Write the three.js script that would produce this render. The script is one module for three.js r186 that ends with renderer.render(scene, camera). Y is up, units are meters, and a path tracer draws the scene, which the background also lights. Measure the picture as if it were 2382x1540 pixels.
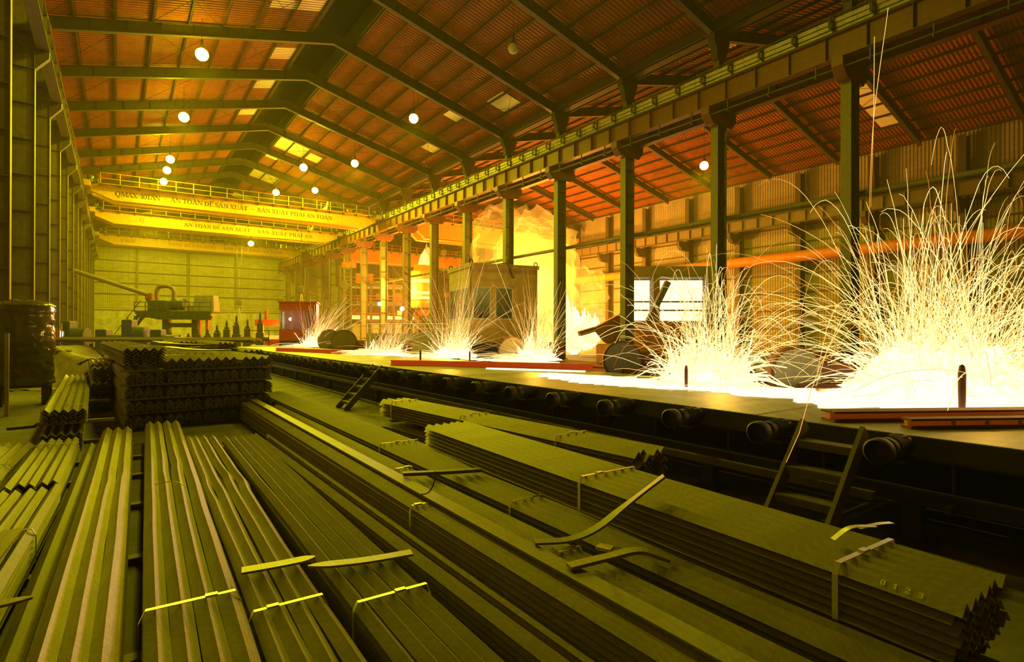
import * as THREE from 'three';
import { mergeGeometries } from 'three/addons/utils/BufferGeometryUtils.js';
import { RoundedBoxGeometry } from 'three/addons/geometries/RoundedBoxGeometry.js';
import { ImprovedNoise } from 'three/addons/math/ImprovedNoise.js';
import { MarchingCubes } from 'three/addons/objects/MarchingCubes.js';

// ---------- camera, air, exposure ----------
const scene = new THREE.Scene();
scene.background = new THREE.Color(0x000000);
const camera = new THREE.PerspectiveCamera(2 * Math.atan(770 / 1281.9) * 180 / Math.PI, 2382 / 1540, 0.05, 400);
camera.position.set(0, 1.8, 0);
camera.rotation.order = 'YXZ';
const D = Math.PI / 180;
camera.rotation.set(0.124 * D, -35.705 * D, 0.139 * D);
const renderer = new THREE.WebGLRenderer({ antialias: true });
renderer.toneMapping = THREE.LinearToneMapping;
renderer.toneMappingExposure = 0.95;
renderer.shadowMap.enabled = true;
scene.fog = new THREE.FogExp2(new THREE.Color(1.0, 0.88, 0.25), 0.0016);      // smoky air of the mill
const LAMP = new THREE.Color(1.0, 0.9, 0.012), FIRE = new THREE.Color(1.0, 0.36, 0.03), SPARK = new THREE.Color(1.0, 0.5, 0.05), COLD = new THREE.Color(0.85, 0.92, 1.0);
const LAMP_POWER = 250, BULB_GLOW = 150, SPARK_POWER = 3.5, FIRE_POWER = 200;

// ---------- helpers ----------
let seed = 20240;
const rnd = () => { seed = (seed * 1664525 + 1013904223) >>> 0; return seed / 4294967296; };
const rr = (a, b) => a + (b - a) * rnd();
const gauss = () => (rnd() + rnd() + rnd() + rnd() - 2) * 1.0;
const noise = new ImprovedNoise();
const fbm = (x, y, z = 0.5) => noise.noise(x, y, z) * 0.55 + noise.noise(x * 2.1, y * 2.1, z + 3) * 0.3 + noise.noise(x * 4.3, y * 4.3, z + 7) * 0.15;
const used = new Map();
const numbered = (n) => { const k = used.get(n) ?? 0; used.set(n, k + 1); return k ? n + '_' + String(k).padStart(3, '0') : n; };
const ORD = ['first', 'second', 'third', 'fourth', 'fifth', 'sixth', 'seventh', 'eighth', 'ninth', 'tenth', 'eleventh', 'twelfth', 'thirteenth', 'fourteenth', 'fifteenth', 'sixteenth', 'seventeenth', 'eighteenth', 'nineteenth', 'twentieth',
  'twenty-first', 'twenty-second', 'twenty-third', 'twenty-fourth', 'twenty-fifth', 'twenty-sixth', 'twenty-seventh', 'twenty-eighth', 'twenty-ninth', 'thirtieth', 'thirty-first', 'thirty-second', 'thirty-third', 'thirty-fourth', 'thirty-fifth', 'thirty-sixth', 'thirty-seventh', 'thirty-eighth', 'thirty-ninth', 'fortieth'];
// Places are given as (x to the right, y up from the floor, d along the hall away from the camera): world z = -d.
const P = (x, y, d) => new THREE.Vector3(x, y, -d);

function uvm(g) {                                   // texture coordinates in metres, by the face's main direction
  const p = g.attributes.position, n = g.attributes.normal, uv = new Float32Array(p.count * 2);
  for (let i = 0; i < p.count; i++) {
    const ax = Math.abs(n.getX(i)), ay = Math.abs(n.getY(i)), az = Math.abs(n.getZ(i));
    if (ay >= ax && ay >= az) { uv[2 * i] = p.getZ(i); uv[2 * i + 1] = p.getX(i); } else if (ax >= az) { uv[2 * i] = p.getZ(i); uv[2 * i + 1] = p.getY(i); } else { uv[2 * i] = p.getX(i); uv[2 * i + 1] = p.getY(i); }
  }
  g.setAttribute('uv', new THREE.BufferAttribute(uv, 2));
  return g;
}
const plain = (g) => { const o = g.index ? g.toNonIndexed() : g; for (const k of Object.keys(o.attributes)) if (!['position', 'normal', 'uv'].includes(k)) o.deleteAttribute(k); return o; };
const merge = (list) => (list.length === 1 ? list[0] : mergeGeometries(list.map(plain)));
const at = (g, x, y, d) => g.translate(x, y, -d);
const box = (w, h, l, x = 0, y = 0, d = 0) => at(new THREE.BoxGeometry(w, h, l), x, y, d);                         // w across, h up, l along the hall
const rbox = (w, h, l, r, x = 0, y = 0, d = 0) => at(new RoundedBoxGeometry(w, h, l, 2, r), x, y, d);
const cyl = (r, len, seg = 12, r2 = r) => new THREE.CylinderGeometry(r2, r, len, seg);
function rod(a, b, r, seg = 8) {                     // a round bar between two points
  const v = b.clone().sub(a), g = cyl(r, v.length(), seg);
  g.applyQuaternion(new THREE.Quaternion().setFromUnitVectors(new THREE.Vector3(0, 1, 0), v.clone().normalize()));
  return g.translate((a.x + b.x) / 2, (a.y + b.y) / 2, (a.z + b.z) / 2);
}
function bar(a, b, w, h, up = new THREE.Vector3(0, 1, 0)) {   // a rectangular bar between two points, w sideways, h up
  const v = b.clone().sub(a), z = v.clone().normalize(), x = up.clone().cross(z).normalize(), y = z.clone().cross(x);
  const m = new THREE.Matrix4().makeBasis(x, y, z).setPosition(a.clone().add(b).multiplyScalar(0.5));
  return new THREE.BoxGeometry(w, h, v.length()).applyMatrix4(m);
}
function ibeam(a, b, depth, width, tf = 0.02, tw = 0.012, up = new THREE.Vector3(0, 1, 0)) {     // an I-section between two points
  const v = b.clone().sub(a), z = v.clone().normalize(), x = up.clone().cross(z).normalize(), y = z.clone().cross(x), L = v.length();
  const m = new THREE.Matrix4().makeBasis(x, y, z).setPosition(a.clone().add(b).multiplyScalar(0.5));
  return merge([new THREE.BoxGeometry(width, tf, L).translate(0, depth / 2 - tf / 2, 0), new THREE.BoxGeometry(width, tf, L).translate(0, -depth / 2 + tf / 2, 0), new THREE.BoxGeometry(tw, depth - 2 * tf, L)]).applyMatrix4(m);
}
function extrude(points, depth, bevel = 0) {         // polygon in x-y pushed along z, centred on z = 0
  const s = new THREE.Shape(points.map(([x, y]) => new THREE.Vector2(x, y)));
  return new THREE.ExtrudeGeometry(s, { depth: depth - 2 * bevel, bevelEnabled: bevel > 0, bevelSize: bevel, bevelThickness: bevel, bevelSegments: 1, steps: 1 }).translate(0, 0, -depth / 2 + bevel);
}
function lathe(points, seg = 24) { return new THREE.LatheGeometry(points.map(([r, y]) => new THREE.Vector2(r, y)), seg); }
function tube(points, r, seg = 24, sides = 6) { return new THREE.TubeGeometry(new THREE.CatmullRomCurve3(points), seg, r, sides); }

function obj(name, geo, mat, parent = scene, mapped = true) {
  const g = Array.isArray(geo) ? merge(geo) : geo;
  if (mapped) uvm(g);
  const o = new THREE.Mesh(g, mat);
  o.name = parent === scene ? numbered(name) : name;
  o.castShadow = o.receiveShadow = true;
  parent.add(o);
  return o;
}
function tag(o, label, category, group, kind) {
  o.userData.label = label; if (category) o.userData.category = category;
  if (group) o.userData.group = group;
  if (kind) o.userData.kind = kind;
  return o;
}
function thing(name, label, category, [x, y, d] = [0, 0, 0], turn = 0, group, kind) {
  const o = new THREE.Group();
  o.name = numbered(name); o.position.set(x, y, -d); o.rotation.y = turn; scene.add(o);
  return tag(o, label, category, group, kind);
}
function copyOf(o, [x, y, d], turn, label) {
  const c = o.clone(); c.name = numbered(o.name.replace(/_\d{3}$/, '')); c.userData = { ...o.userData, label };
  c.position.set(x, y, -d); if (turn !== undefined) c.rotation.y = turn;
  scene.add(c); return c;
}

// ---------- textures and materials ----------
function tex(w, h, f, srgb = true, rx = 1, ry = 1) {
  const data = new Uint8Array(w * h * 4);
  for (let y = 0; y < h; y++) for (let x = 0; x < w; x++) {
    const c = f(x / w, y / h), i = (y * w + x) * 4;
    data[i] = Math.max(0, Math.min(255, c[0] * 255)); data[i + 1] = Math.max(0, Math.min(255, c[1] * 255)); data[i + 2] = Math.max(0, Math.min(255, c[2] * 255)); data[i + 3] = 255;
  }
  const t = new THREE.DataTexture(data, w, h); t.wrapS = t.wrapT = THREE.RepeatWrapping; t.magFilter = THREE.LinearFilter; t.repeat.set(rx, ry);
  if (srgb) t.colorSpace = THREE.SRGBColorSpace;
  t.needsUpdate = true; return t;
}
// noise that repeats over the unit square
const tile = (u, v, fu, fv, z) => { const a = Math.PI * 2; return fbm(Math.cos(a * u) * fu + 5, Math.sin(a * u) * fu + v * 0, z) * 0.5 + fbm(Math.cos(a * v) * fv + 9, Math.sin(a * v) * fv + Math.sin(a * u) * fu, z + 11) * 0.7; };
const grey = (f) => (u, v) => { const k = f(u, v); return [k, k, k]; };
const T = {
  mill: tex(512, 256, (u, v) => { const s = 0.35 * tile(u, v, 0.9, 5, 1) + 0.6 * tile(u, v, 7, 5, 2) + 0.35 * tile(u, v, 22, 12, 3), k = 0.84 + 0.26 * s, r = Math.max(0, tile(u, v, 2, 3, 4) - 0.1) * 0.6; return [k, k - r * 0.16, k - r * 0.3]; }, true, 0.6, 1.6),
  millBump: tex(512, 256, grey((u, v) => 0.5 + 0.5 * tile(u, v, 10, 16, 6)), false, 0.5, 3),
  concrete: tex(512, 512, (u, v) => { const k = 0.78 + 0.3 * tile(u, v, 2, 2, 8) + 0.12 * tile(u, v, 12, 12, 9), s = Math.max(0, tile(u, v, 1.4, 1.4, 12)) * 0.7; return [k - s * 0.6, k - s * 0.62, k - s * 0.65]; }, true, 0.16, 0.16),
  grime: tex(512, 512, (u, v) => { const k = 0.86 + 0.2 * tile(u, v, 3, 3, 21) + 0.1 * tile(u, v, 14, 14, 22), d = Math.max(0, tile(u, v, 5, 1.2, 25) - 0.12) * 0.8; return [k - d * 0.45, k - d * 0.5, k - d * 0.55]; }, true, 0.3, 0.3),
  sheet: tex(512, 512, (u, v) => { const k = 0.84 + 0.22 * tile(u, v, 2, 5, 31), d = Math.max(0, tile(u, v, 1.5, 1.5, 35)) * 0.5; return [k - d * 0.3, k - d * 0.4, k - d * 0.45]; }, true, 0.11, 0.11),
};
const std = (r, g, b, o = {}) => { const m = new THREE.MeshStandardMaterial({ roughness: 0.75, metalness: 0, side: THREE.DoubleSide, ...o }); m.color.setRGB(r, g, b); return m; };
const M = {
  bar: [std(0.41, 0.375, 0.19, { map: T.mill, bumpMap: T.millBump, bumpScale: 0.0015, roughness: 0.5, metalness: 0.25 }), std(0.33, 0.30, 0.16, { map: T.mill, bumpMap: T.millBump, bumpScale: 0.0015, roughness: 0.55, metalness: 0.25 }), std(0.46, 0.415, 0.21, { map: T.mill, bumpMap: T.millBump, bumpScale: 0.0015, roughness: 0.46, metalness: 0.25 })],
  strap: std(0.75, 0.72, 0.6, { roughness: 0.3, metalness: 0.6 }),
  timber: std(0.55, 0.45, 0.28, { map: T.grime }),
  floor: std(0.27, 0.255, 0.22, { map: T.concrete, roughness: 0.8 }),
  frame: std(0.085, 0.062, 0.03, { map: T.grime, roughness: 0.6 }),
  column: std(0.2, 0.165, 0.09, { map: T.grime, roughness: 0.6 }),
  girder: std(0.2, 0.062, 0.028, { map: T.grime, roughness: 0.55 }),
  purlin: std(0.06, 0.032, 0.014, { map: T.grime }),
  roof: std(0.4, 0.1, 0.016, { map: T.sheet, roughness: 0.6 }),
  skylight: std(0.85, 0.8, 0.68, { roughness: 0.5 }),
  wall: std(0.44, 0.4, 0.27, { map: T.sheet, roughness: 0.6 }),
  vent: std(0.022, 0.018, 0.012, { roughness: 0.9 }),  // near-black colour stands for the shade inside the ridge opening
  wallLow: std(0.7, 0.66, 0.55, { map: T.concrete, roughness: 0.85 }),
  crane: std(0.62, 0.37, 0.02, { map: T.grime, roughness: 0.45 }),
  craneOld: std(0.74, 0.26, 0.04, { map: T.grime, roughness: 0.5 }),
  dark: std(0.07, 0.065, 0.055, { map: T.grime, roughness: 0.6 }),
  green: std(0.05, 0.085, 0.055, { map: T.grime, roughness: 0.55 }),
  grey: std(0.33, 0.33, 0.3, { map: T.grime, roughness: 0.6 }),
  red: std(0.62, 0.09, 0.03, { map: T.grime, roughness: 0.55 }),
  cabin: std(0.72, 0.54, 0.16, { map: T.grime, roughness: 0.55 }),
  pale: std(0.75, 0.7, 0.55, { map: T.grime, roughness: 0.7 }),
  deck: std(0.55, 0.5, 0.33, { map: T.concrete, roughness: 0.55, metalness: 0.2 }),
  rust: std(0.34, 0.12, 0.05, { map: T.concrete, roughness: 0.8 }),
  cloth: std(0.5, 0.46, 0.32, { map: T.grime, roughness: 0.9 }),
  wire: std(0.05, 0.05, 0.05, { roughness: 0.6 }),
  glass: new THREE.MeshPhysicalMaterial({ color: 0xdfe8e4, transmission: 1, roughness: 0.03, thickness: 0, ior: 1.5, side: THREE.DoubleSide }),
  film: new THREE.MeshPhysicalMaterial({ color: 0x9a9474, transmission: 0.75, roughness: 0.12, thickness: 0, side: THREE.DoubleSide }),
};
const glow = (r, g, b, k) => { const m = new THREE.MeshStandardMaterial({ color: 0x000000, roughness: 1 }); m.emissive.setRGB(r, g, b); m.emissiveIntensity = k; return m; };
M.bulb = glow(1, 0.88, 0.012, BULB_GLOW); M.bulbPlain = glow(1, 0.88, 0.06, 20); M.bulbStrong = glow(1, 0.88, 0.02, 240); M.smoke = new THREE.MeshPhysicalMaterial({ color: 0xffffff, transmission: 0.6, roughness: 1, thickness: 0, transparent: true, opacity: 0.1, side: THREE.DoubleSide, specularIntensity: 0 }); M.sparkGlowBar = std(0.5, 0.18, 0.05, { map: T.grime, roughness: 0.6 }); M.sparkGlowBar.emissive.setRGB(1, 0.16, 0.008); M.sparkGlowBar.emissiveIntensity = 0.12; M.hotBar = std(0.5, 0.12, 0.03, { map: T.grime, roughness: 0.7 }); M.hotBar.emissive.setRGB(1, 0.1, 0.008); M.hotBar.emissiveIntensity = 0.3; M.flameSoft = new THREE.MeshStandardMaterial({ color: 0x000000, transparent: true, opacity: 0.3, side: THREE.DoubleSide }); M.flameSoft.emissive.setRGB(1, 0.5, 0.1); M.flameSoft.emissiveIntensity = 1.6; M.bulbCold = glow(0.9, 0.96, 1, 60); M.hotRed = glow(1, 0.1, 0.006, 0.55); M.hotOrange = glow(1, 0.3, 0.03, 2.2); M.hotWhite = glow(1, 0.82, 0.44, 2.2); M.hotYellow = glow(1, 0.5, 0.09, 4);  // orange channels carry added emission, standing for the light of the sparks

// ---------- the setting ----------
const XL = -2.57, XR = 24.18, XC = 10.875, XF = 50.8, BAY = 6, D0 = 10.16, DEND = 103.5, DNEAR = -32, SLOPE = 0.2537, RIDGE = 19.6;
const dk = (k) => D0 + BAY * k;
const under = (x) => RIDGE - SLOPE * Math.abs(x - (x <= XR ? XC : 2 * XR - XC));           // underside of the rafters
const structure = (o, label, category) => tag(o, label, category, undefined, 'structure');

structure(obj('floor', box(XF + 3.9 + 3, 0.4, DEND - DNEAR + 2, (XF - 3.9) / 2, -0.2, (DEND + DNEAR) / 2), M.floor), 'bare concrete mill floor running the whole hall', 'floor');

function corrugated(len, high, pitch, deep) {        // trapezoid ribs: len along x, high along y, relief in z
  const pos = [], idx = [], n = Math.round(len / pitch), p = len / n, prof = [[0, 0], [0.36, 0], [0.5, 1], [0.86, 1]];
  const xs = []; for (let i = 0; i < n; i++) for (const [a, b] of prof) xs.push([(i + a) * p, b * deep]);
  xs.push([len, 0]);
  for (const [x, z] of xs) { pos.push(x, 0, z, x, high, z); }
  for (let i = 0; i < xs.length - 1; i++) idx.push(2 * i, 2 * i + 2, 2 * i + 1, 2 * i + 1, 2 * i + 2, 2 * i + 3);
  let g = new THREE.BufferGeometry(); g.setAttribute('position', new THREE.Float32BufferAttribute(pos, 3)); g.setIndex(idx);
  g = g.toNonIndexed(); g.computeVertexNormals(); return g;
}
// roofs of the two halls: corrugated sheets, purlins, ridge vent, bracing
const sheetOf = new Map();
function roof(name, label, xe0, xc, xe1, kFrom, kTo, pale, sheetMat = M.roof) {
  const c = new THREE.Group(); c.name = name; scene.add(c); structure(c, label, 'roof');
  const T0 = 0.6 + 0.2;                              // rafter depth and purlin above the rafters' underside
  for (const s of [-1, 1]) {
    const xe = s < 0 ? xe0 : xe1, half = Math.abs(xe - xc) - 1.25, run = half / Math.cos(Math.atan(SLOPE));
    for (let k = kFrom; k < kTo; k++) {
      const key = run.toFixed(2); if (!sheetOf.has(key)) sheetOf.set(key, uvm(corrugated(BAY, run, 0.25, 0.05)));
      const sheet = new THREE.Mesh(sheetOf.get(key), sheetMat); sheet.name = 'roof_sheet'; sheet.castShadow = sheet.receiveShadow = true; c.add(sheet);
      const up = new THREE.Vector3(-s, SLOPE, 0).normalize(), along = new THREE.Vector3(0, 0, -1), out = along.clone().cross(up);
      sheet.matrixAutoUpdate = true;
      const m = new THREE.Matrix4().makeBasis(along, up, out).setPosition(xe, under(xe) + T0 + 0.03, -dk(k));
      m.decompose(sheet.position, sheet.quaternion, sheet.scale);
    }
    const L = BAY * (kTo - kFrom), dm = (dk(kFrom) + dk(kTo)) / 2;
    for (let i = 0; i <= 8; i++) {
      const x = xc + s * (1.25 + i * (half - 0.2) / 8), y = under(x) + 0.6 + 0.1;
      obj('purlin', merge([box(0.012, 0.2, L, x, y, dm), box(0.07, 0.014, L, x + 0.035, y + 0.093, dm), box(0.07, 0.014, L, x - 0.035, y - 0.093, dm)]), M.purlin, c);
    }
    obj('vent_curb', box(0.05, 1.1, L, xc + s * 1.25, under(xc + 1.25) + 1.25, dm), M.vent, c);
    obj('vent_purlin', merge([box(0.1, 0.25, L, xc + s * 1.38, under(xc + 1.3) + 0.72, dm)]), M.purlin, c);
    obj('vent_cap', bar(P(xc + s * 1.7, under(xc) + 2.0, dk(kFrom)).setZ(-dm), P(xc, under(xc) + 2.5, dm), L, 0.03, new THREE.Vector3(0, 1, 0)), M.vent, c);
    for (let k = kFrom; k < kTo; k++) {              // thin crossed tie rods under the sheets
      for (const [f0, f1] of [[0.04, 0.34], [0.36, 0.66], [0.68, 0.98]]) {
        const xa = xc + s * (1.3 + half * f0), xb = xc + s * (1.3 + half * f1 - 0.3);
        obj('tie_rod', merge([rod(P(xa, under(xa) + 0.5, dk(k)), P(xb, under(xb) + 0.5, dk(k + 1)), 0.014, 5), rod(P(xb, under(xb) + 0.5, dk(k)), P(xa, under(xa) + 0.5, dk(k + 1)), 0.014, 5)]), M.purlin, c);
      }
    }
    // see-through roof panels let into the sheets
    for (const [side, k, x0, x1, d0, d1] of pale) if (side === s) {
      const xa = xc + s * x0, xb = xc + s * x1, o = 0.6 + 0.2 - 0.01;
      obj('skylight_panel', bar(P(xa, under(xa) + o, dk(k)).setZ(-dk(k) - (d0 + d1) / 2), P(xb, under(xb) + o, dk(k) + (d0 + d1) / 2), d1 - d0, 0.015), M.skylight, c);
    }
  }
  return c;
}
roof('ceiling', 'rust-red corrugated roof of the main hall on dark purlins with a ridge vent', -3.5, XC, XR, -7, 16,
  [[-1, 4, 1.5, 2.9, 2.6, 4.4], [-1, 5, 1.5, 2.9, 2.2, 3.8], [-1, 6, 1.5, 2.9, 2.4, 4], [-1, 3, 1.5, 4.2, 2, 3.6],
    [1, 6, 1.5, 2.8, 0.4, 2], [1, 6, 3, 4.4, 0.4, 2], [1, 7, 1.6, 4.3, 0.6, 5.4], [1, 7, 4.5, 5.8, 3, 5], [1, 8, 1.6, 2.9, 0.6, 3], [1, 9, 1.6, 4.4, 0.4, 5.6], [1, 11, 1.6, 4.4, 0.4, 5.6], [1, 5, 10.4, 11.8, 1, 3], [1, 4, 9, 10.2, 1, 2.4], [1, 3, 10, 11.5, 2, 4]]);
roof('ceiling_001', 'rust-red corrugated roof of the smoky side bay beyond the columns', XR, 2 * XR - XC, XF + 0.5, -7, 16,
  [[-1, 2, 2, 3.4, 1, 2.6], [-1, 3, 2, 3.4, 1, 2.6], [-1, 1, 9, 10.4, 1, 2.6], [-1, 2, 10, 11.4, 1, 2.6], [-1, 3, 10, 11.4, 1, 2.6], [-1, 4, 10, 11.4, 1, 2.6], [1, 1, 4.5, 5.9, 0.6, 1.8], [1, 1, 6.1, 7.5, 0.6, 1.8], [1, 1, 7.7, 9.1, 0.6, 1.8], [1, 1, 9.3, 10.7, 0.6, 1.8]]);

// rafters with stiffener plates; one thing per frame and hall
function rafters(k, x0, xc, x1, where) {
  const t = thing('roof_beam', `${ORD[k + 3]} roof frame from the near end over the ${where}`, 'roof beam', [xc, 0, dk(k)], 0, `roof frames over the ${where}`, 'structure');
  for (const [xa, xb] of [[x0, xc], [x1, xc]]) {
    const a = P(xa - xc, under(xa) + 0.3, 0), b = P(0, under(xc) + 0.3, 0);
    obj('rafter', ibeam(a, b, 0.6, 0.26, 0.02, 0.014), M.frame, t);
    for (let i = 1; i < 9; i++) { const q = a.clone().lerp(b, i / 9); obj('stiffener', box(0.014, 0.56, 0.24, q.x, q.y, 0), M.frame, t); }
  }
  return t;
}
for (let k = -2; k <= 15; k++) { rafters(k, XL, XC, XR - 0.2, 'main hall'); rafters(k, XR + 0.2, 2 * XR - XC, XF - 0.2, 'side bay'); }

// columns of the middle row: I-section with stiffeners, corbel for the crane girders, thin upper shaft, knee bracket
function middleColumn() {
  const t = thing('steel_column', '', 'column', [XR, 0, 0], 0, 'columns between the two halls', 'structure');
  const h = 11.97;
  obj('flange', box(0.024, h, 0.4, -0.363, h / 2, 0), M.column, t); obj('flange', box(0.024, h, 0.4, 0.363, h / 2, 0), M.column, t);
  obj('web', box(0.70, h, 0.018, 0, h / 2, 0), M.column, t);
  for (let y = 1.1; y < h - 0.3; y += 1.45) { obj('stiffener', box(0.70, 0.02, 0.36, 0, y, 0), M.column, t); }
  obj('base_plate', box(0.95, 0.05, 0.6, 0, 0.025, 0), M.column, t);
  obj('corbel', extrude([[-1.12, 12.7], [-1.12, 12.35], [-0.75, 11.95], [0.75, 11.95], [1.12, 12.35], [1.12, 12.7]], 0.44, 0.01), M.girder, t);
  obj('upper_shaft', merge([box(0.02, 4.1, 0.32, -0.22, 14.75, 0), box(0.02, 4.1, 0.32, 0.22, 14.75, 0), box(0.42, 4.1, 0.014, 0, 14.75, 0)]), M.column, t);
  obj('knee_bracket', extrude([[-0.62, 16.5], [-0.62, 16.05], [-0.42, 15.75], [-0.34, 15.2], [0.34, 15.2], [0.42, 15.75], [0.62, 16.05], [0.62, 16.5]], 0.36, 0.01), M.frame, t);
  return t;
}
const col0 = middleColumn();
for (let k = -2; k <= 15; k++) {
  const o = k === -2 ? col0 : copyOf(col0, [XR, 0, dk(k)], 0, '');
  o.position.set(XR, 0, -dk(k)); o.userData.label = `${ORD[k + 2]} tall steel crane column from the near end between the halls`;
}
// columns of the wall on the camera's side
function wallColumn() {
  const t = thing('wall_column', '', 'column', [XL, 0, 0], 0, 'columns along the side wall', 'structure');
  const h = 16.6;
  obj('flange', box(0.022, h, 0.32, -0.011, h / 2, 0), M.column, t); obj('flange', box(0.022, h, 0.32, -0.70, h / 2, 0), M.column, t);
  obj('web', box(0.67, h, 0.014, -0.355, h / 2, 0), M.column, t);
  for (let y = 0.9; y < h; y += 1.38) obj('stiffener', box(0.67, 0.018, 0.3, -0.355, y, 0), M.column, t);
  obj('crane_bracket', extrude([[-0.02, 12.72], [0.42, 12.72], [0.42, 12.45], [-0.02, 11.9]], 0.3, 0.008), M.frame, t);
  obj('base_plate', box(0.9, 0.04, 0.5, -0.35, 0.02, 0), M.column, t);
  return t;
}
const wcol0 = wallColumn();
for (let k = -2; k <= 15; k++) {
  const o = k === -2 ? wcol0 : copyOf(wcol0, [XL, 0, dk(k)], 0, '');
  o.position.set(XL, 0, -dk(k)); o.userData.label = `${ORD[k + 2]} steel wall column from the near end beside the shrink-wrapped machine's wall`;
}
// far wall columns of the side bay
function farColumn() {
  const t = thing('bay_column', '', 'column', [XF, 0, 0], 0, 'columns along the far wall of the side bay', 'structure');
  obj('shaft', merge([box(0.024, 16.4, 0.5, -0.42, 8.2, 0), box(0.7, 16.4, 0.018, -0.06, 8.2, 0), box(0.024, 16.4, 0.5, 0.3, 8.2, 0)]), M.frame, t);
  obj('corbel', extrude([[-0.43, 11.6], [-2.0, 11.6], [-2.0, 11.2], [-1.5, 10.7], [-0.43, 10.6]], 0.4, 0.01), M.frame, t);
  return t;
}
const fcol0 = farColumn();
for (let k = -1; k <= 15; k++) {
  const o = k === -1 ? fcol0 : copyOf(fcol0, [XF, 0, dk(k)], 0, '');
  o.position.set(XF, 0, -(dk(k) - 2.6)); o.userData.label = `${ORD[k + 1]} dark column from the near end on the side bay's far wall`;
}

// walls: corrugated panels per bay with girts
function claddingWall(name, label, a, b, y0, y1, girts, posts, panelLen, mat = M.wall) {     // a, b: [x, d] ends
  const w = new THREE.Group(); w.name = name; scene.add(w); structure(w, label, 'wall');
  const A = P(a[0], 0, a[1]), B = P(b[0], 0, b[1]), along = B.clone().sub(A), L = along.length(); along.normalize();
  const out = along.clone().cross(new THREE.Vector3(0, 1, 0)), n = Math.round(L / panelLen), p = L / n;
  const rows = [y0, ...girts, y1];
  const cache = new Map();
  for (let r = 0; r < rows.length - 1; r++) for (let i = 0; i < n; i++) {
    const hh = rows[r + 1] - rows[r], key = hh.toFixed(3); if (!cache.has(key)) cache.set(key, uvm(corrugated(p, hh - 0.005, 0.25, 0.04)));
    const s = new THREE.Mesh(cache.get(key), mat); s.name = 'cladding_sheet'; s.castShadow = s.receiveShadow = true; w.add(s);
    const m = new THREE.Matrix4().makeBasis(along, new THREE.Vector3(0, 1, 0), along.clone().cross(new THREE.Vector3(0, 1, 0))).setPosition(A.clone().addScaledVector(along, i * p).setY(rows[r]));
    m.decompose(s.position, s.quaternion, s.scale);
  }
  for (const y of girts) obj('girt', bar(A.clone().setY(y).addScaledVector(out, 0.1 * posts.s), B.clone().setY(y).addScaledVector(out, 0.1 * posts.s), 0.12, 0.12), M.frame, w);
  for (const t of posts.at) { const q = A.clone().addScaledVector(along, t * L).addScaledVector(out, 0.16 * posts.s); obj('post', box(0.22, y1 - y0, 0.22, q.x, (y0 + y1) / 2, -q.z), M.column, w); }
  return w;
}
claddingWall('wall_left', 'corrugated side wall behind the row of wall columns', [-3.45, DNEAR], [-3.45, DEND], 0, 17.2, [2.4, 4.6, 6.8, 9, 11.2, 13.4, 15.6], { s: 1, at: [] }, 6.2);
claddingWall('wall_back', 'hazy pale corrugated end wall of the main hall', [-3.45, DEND], [XR, DEND], 5.2, 20.6, [7.5, 9.2, 10.9, 12.6, 14.6, 16.6, 18.6], { s: 1, at: [0.22, 0.47, 0.72] }, 4.6);
claddingWall('wall_back_001', 'orange-lit end wall of the side bay', [XR, DEND], [XF + 0.6, DEND], 0, 20.6, [4, 8, 12, 16], { s: 1, at: [0.25, 0.5, 0.75] }, 4.5);
claddingWall('wall_right', 'pale corrugated far wall of the side bay with dark girts', [XF + 0.55, DNEAR], [XF + 0.55, DEND], 0, 17.2, [2.2, 3.9, 5.6, 7.3, 8.8, 10.2, 11.7, 13.4], { s: -1, at: [] }, 3.0);
claddingWall('wall_front', 'corrugated end wall behind the camera', [-3.45, DNEAR], [XF + 0.55, DNEAR], 0, 20.6, [5, 10, 15], { s: -1, at: [] }, 6);
structure(obj('trim_1', merge([box(XR + 3.45, 0.3, 0.25, (XR - 3.45) / 2, 5.3, DEND - 0.2), box(XR + 3.45, 0.06, 0.5, (XR - 3.45) / 2, 5.48, DEND - 0.3)]), M.pale), 'pale horizontal beam across the end wall above the masonry', 'beam');
structure(obj('wall_back_002', box(XR + 3.4, 5.2, 0.25, (XR - 3.4) / 2, 2.6, DEND + 0.1), M.wallLow), 'pale plastered lower part of the end wall', 'wall');

// crane runway girders, rails, walkway with railing, and the slung bus bar
function runway(name, label, x, y, len, d, mat = M.girder) {
  const t = thing(name, label, 'crane runway', [x, y, d], 0, undefined, 'structure');
  const L = len;
  obj('girder', merge([box(0.4, 0.025, L, 0, 0.0125, 0), box(0.4, 0.025, L, 0, 0.9875, 0), box(0.016, 0.95, L, 0, 0.5, 0)]), mat, t);
  for (let i = 0; i * 1.5 < L; i++) obj('stiffener', box(0.36, 0.94, 0.014, 0, 0.5, -L / 2 + i * 1.5 + 0.4), mat, t);
  obj('crane_rail', merge([box(0.13, 0.02, L, 0, 1.01, 0), box(0.03, 0.1, L, 0, 1.06, 0), box(0.07, 0.04, L, 0, 1.12, 0)]), M.dark, t);
  return t;
}
const LR = DEND - DNEAR - 0.5, DM = (DEND + DNEAR) / 2;
const run1 = runway('crane_runway', 'rust-red crane runway girder with railing along the middle columns', XR - 0.85, 12.7, LR, DM);
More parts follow.
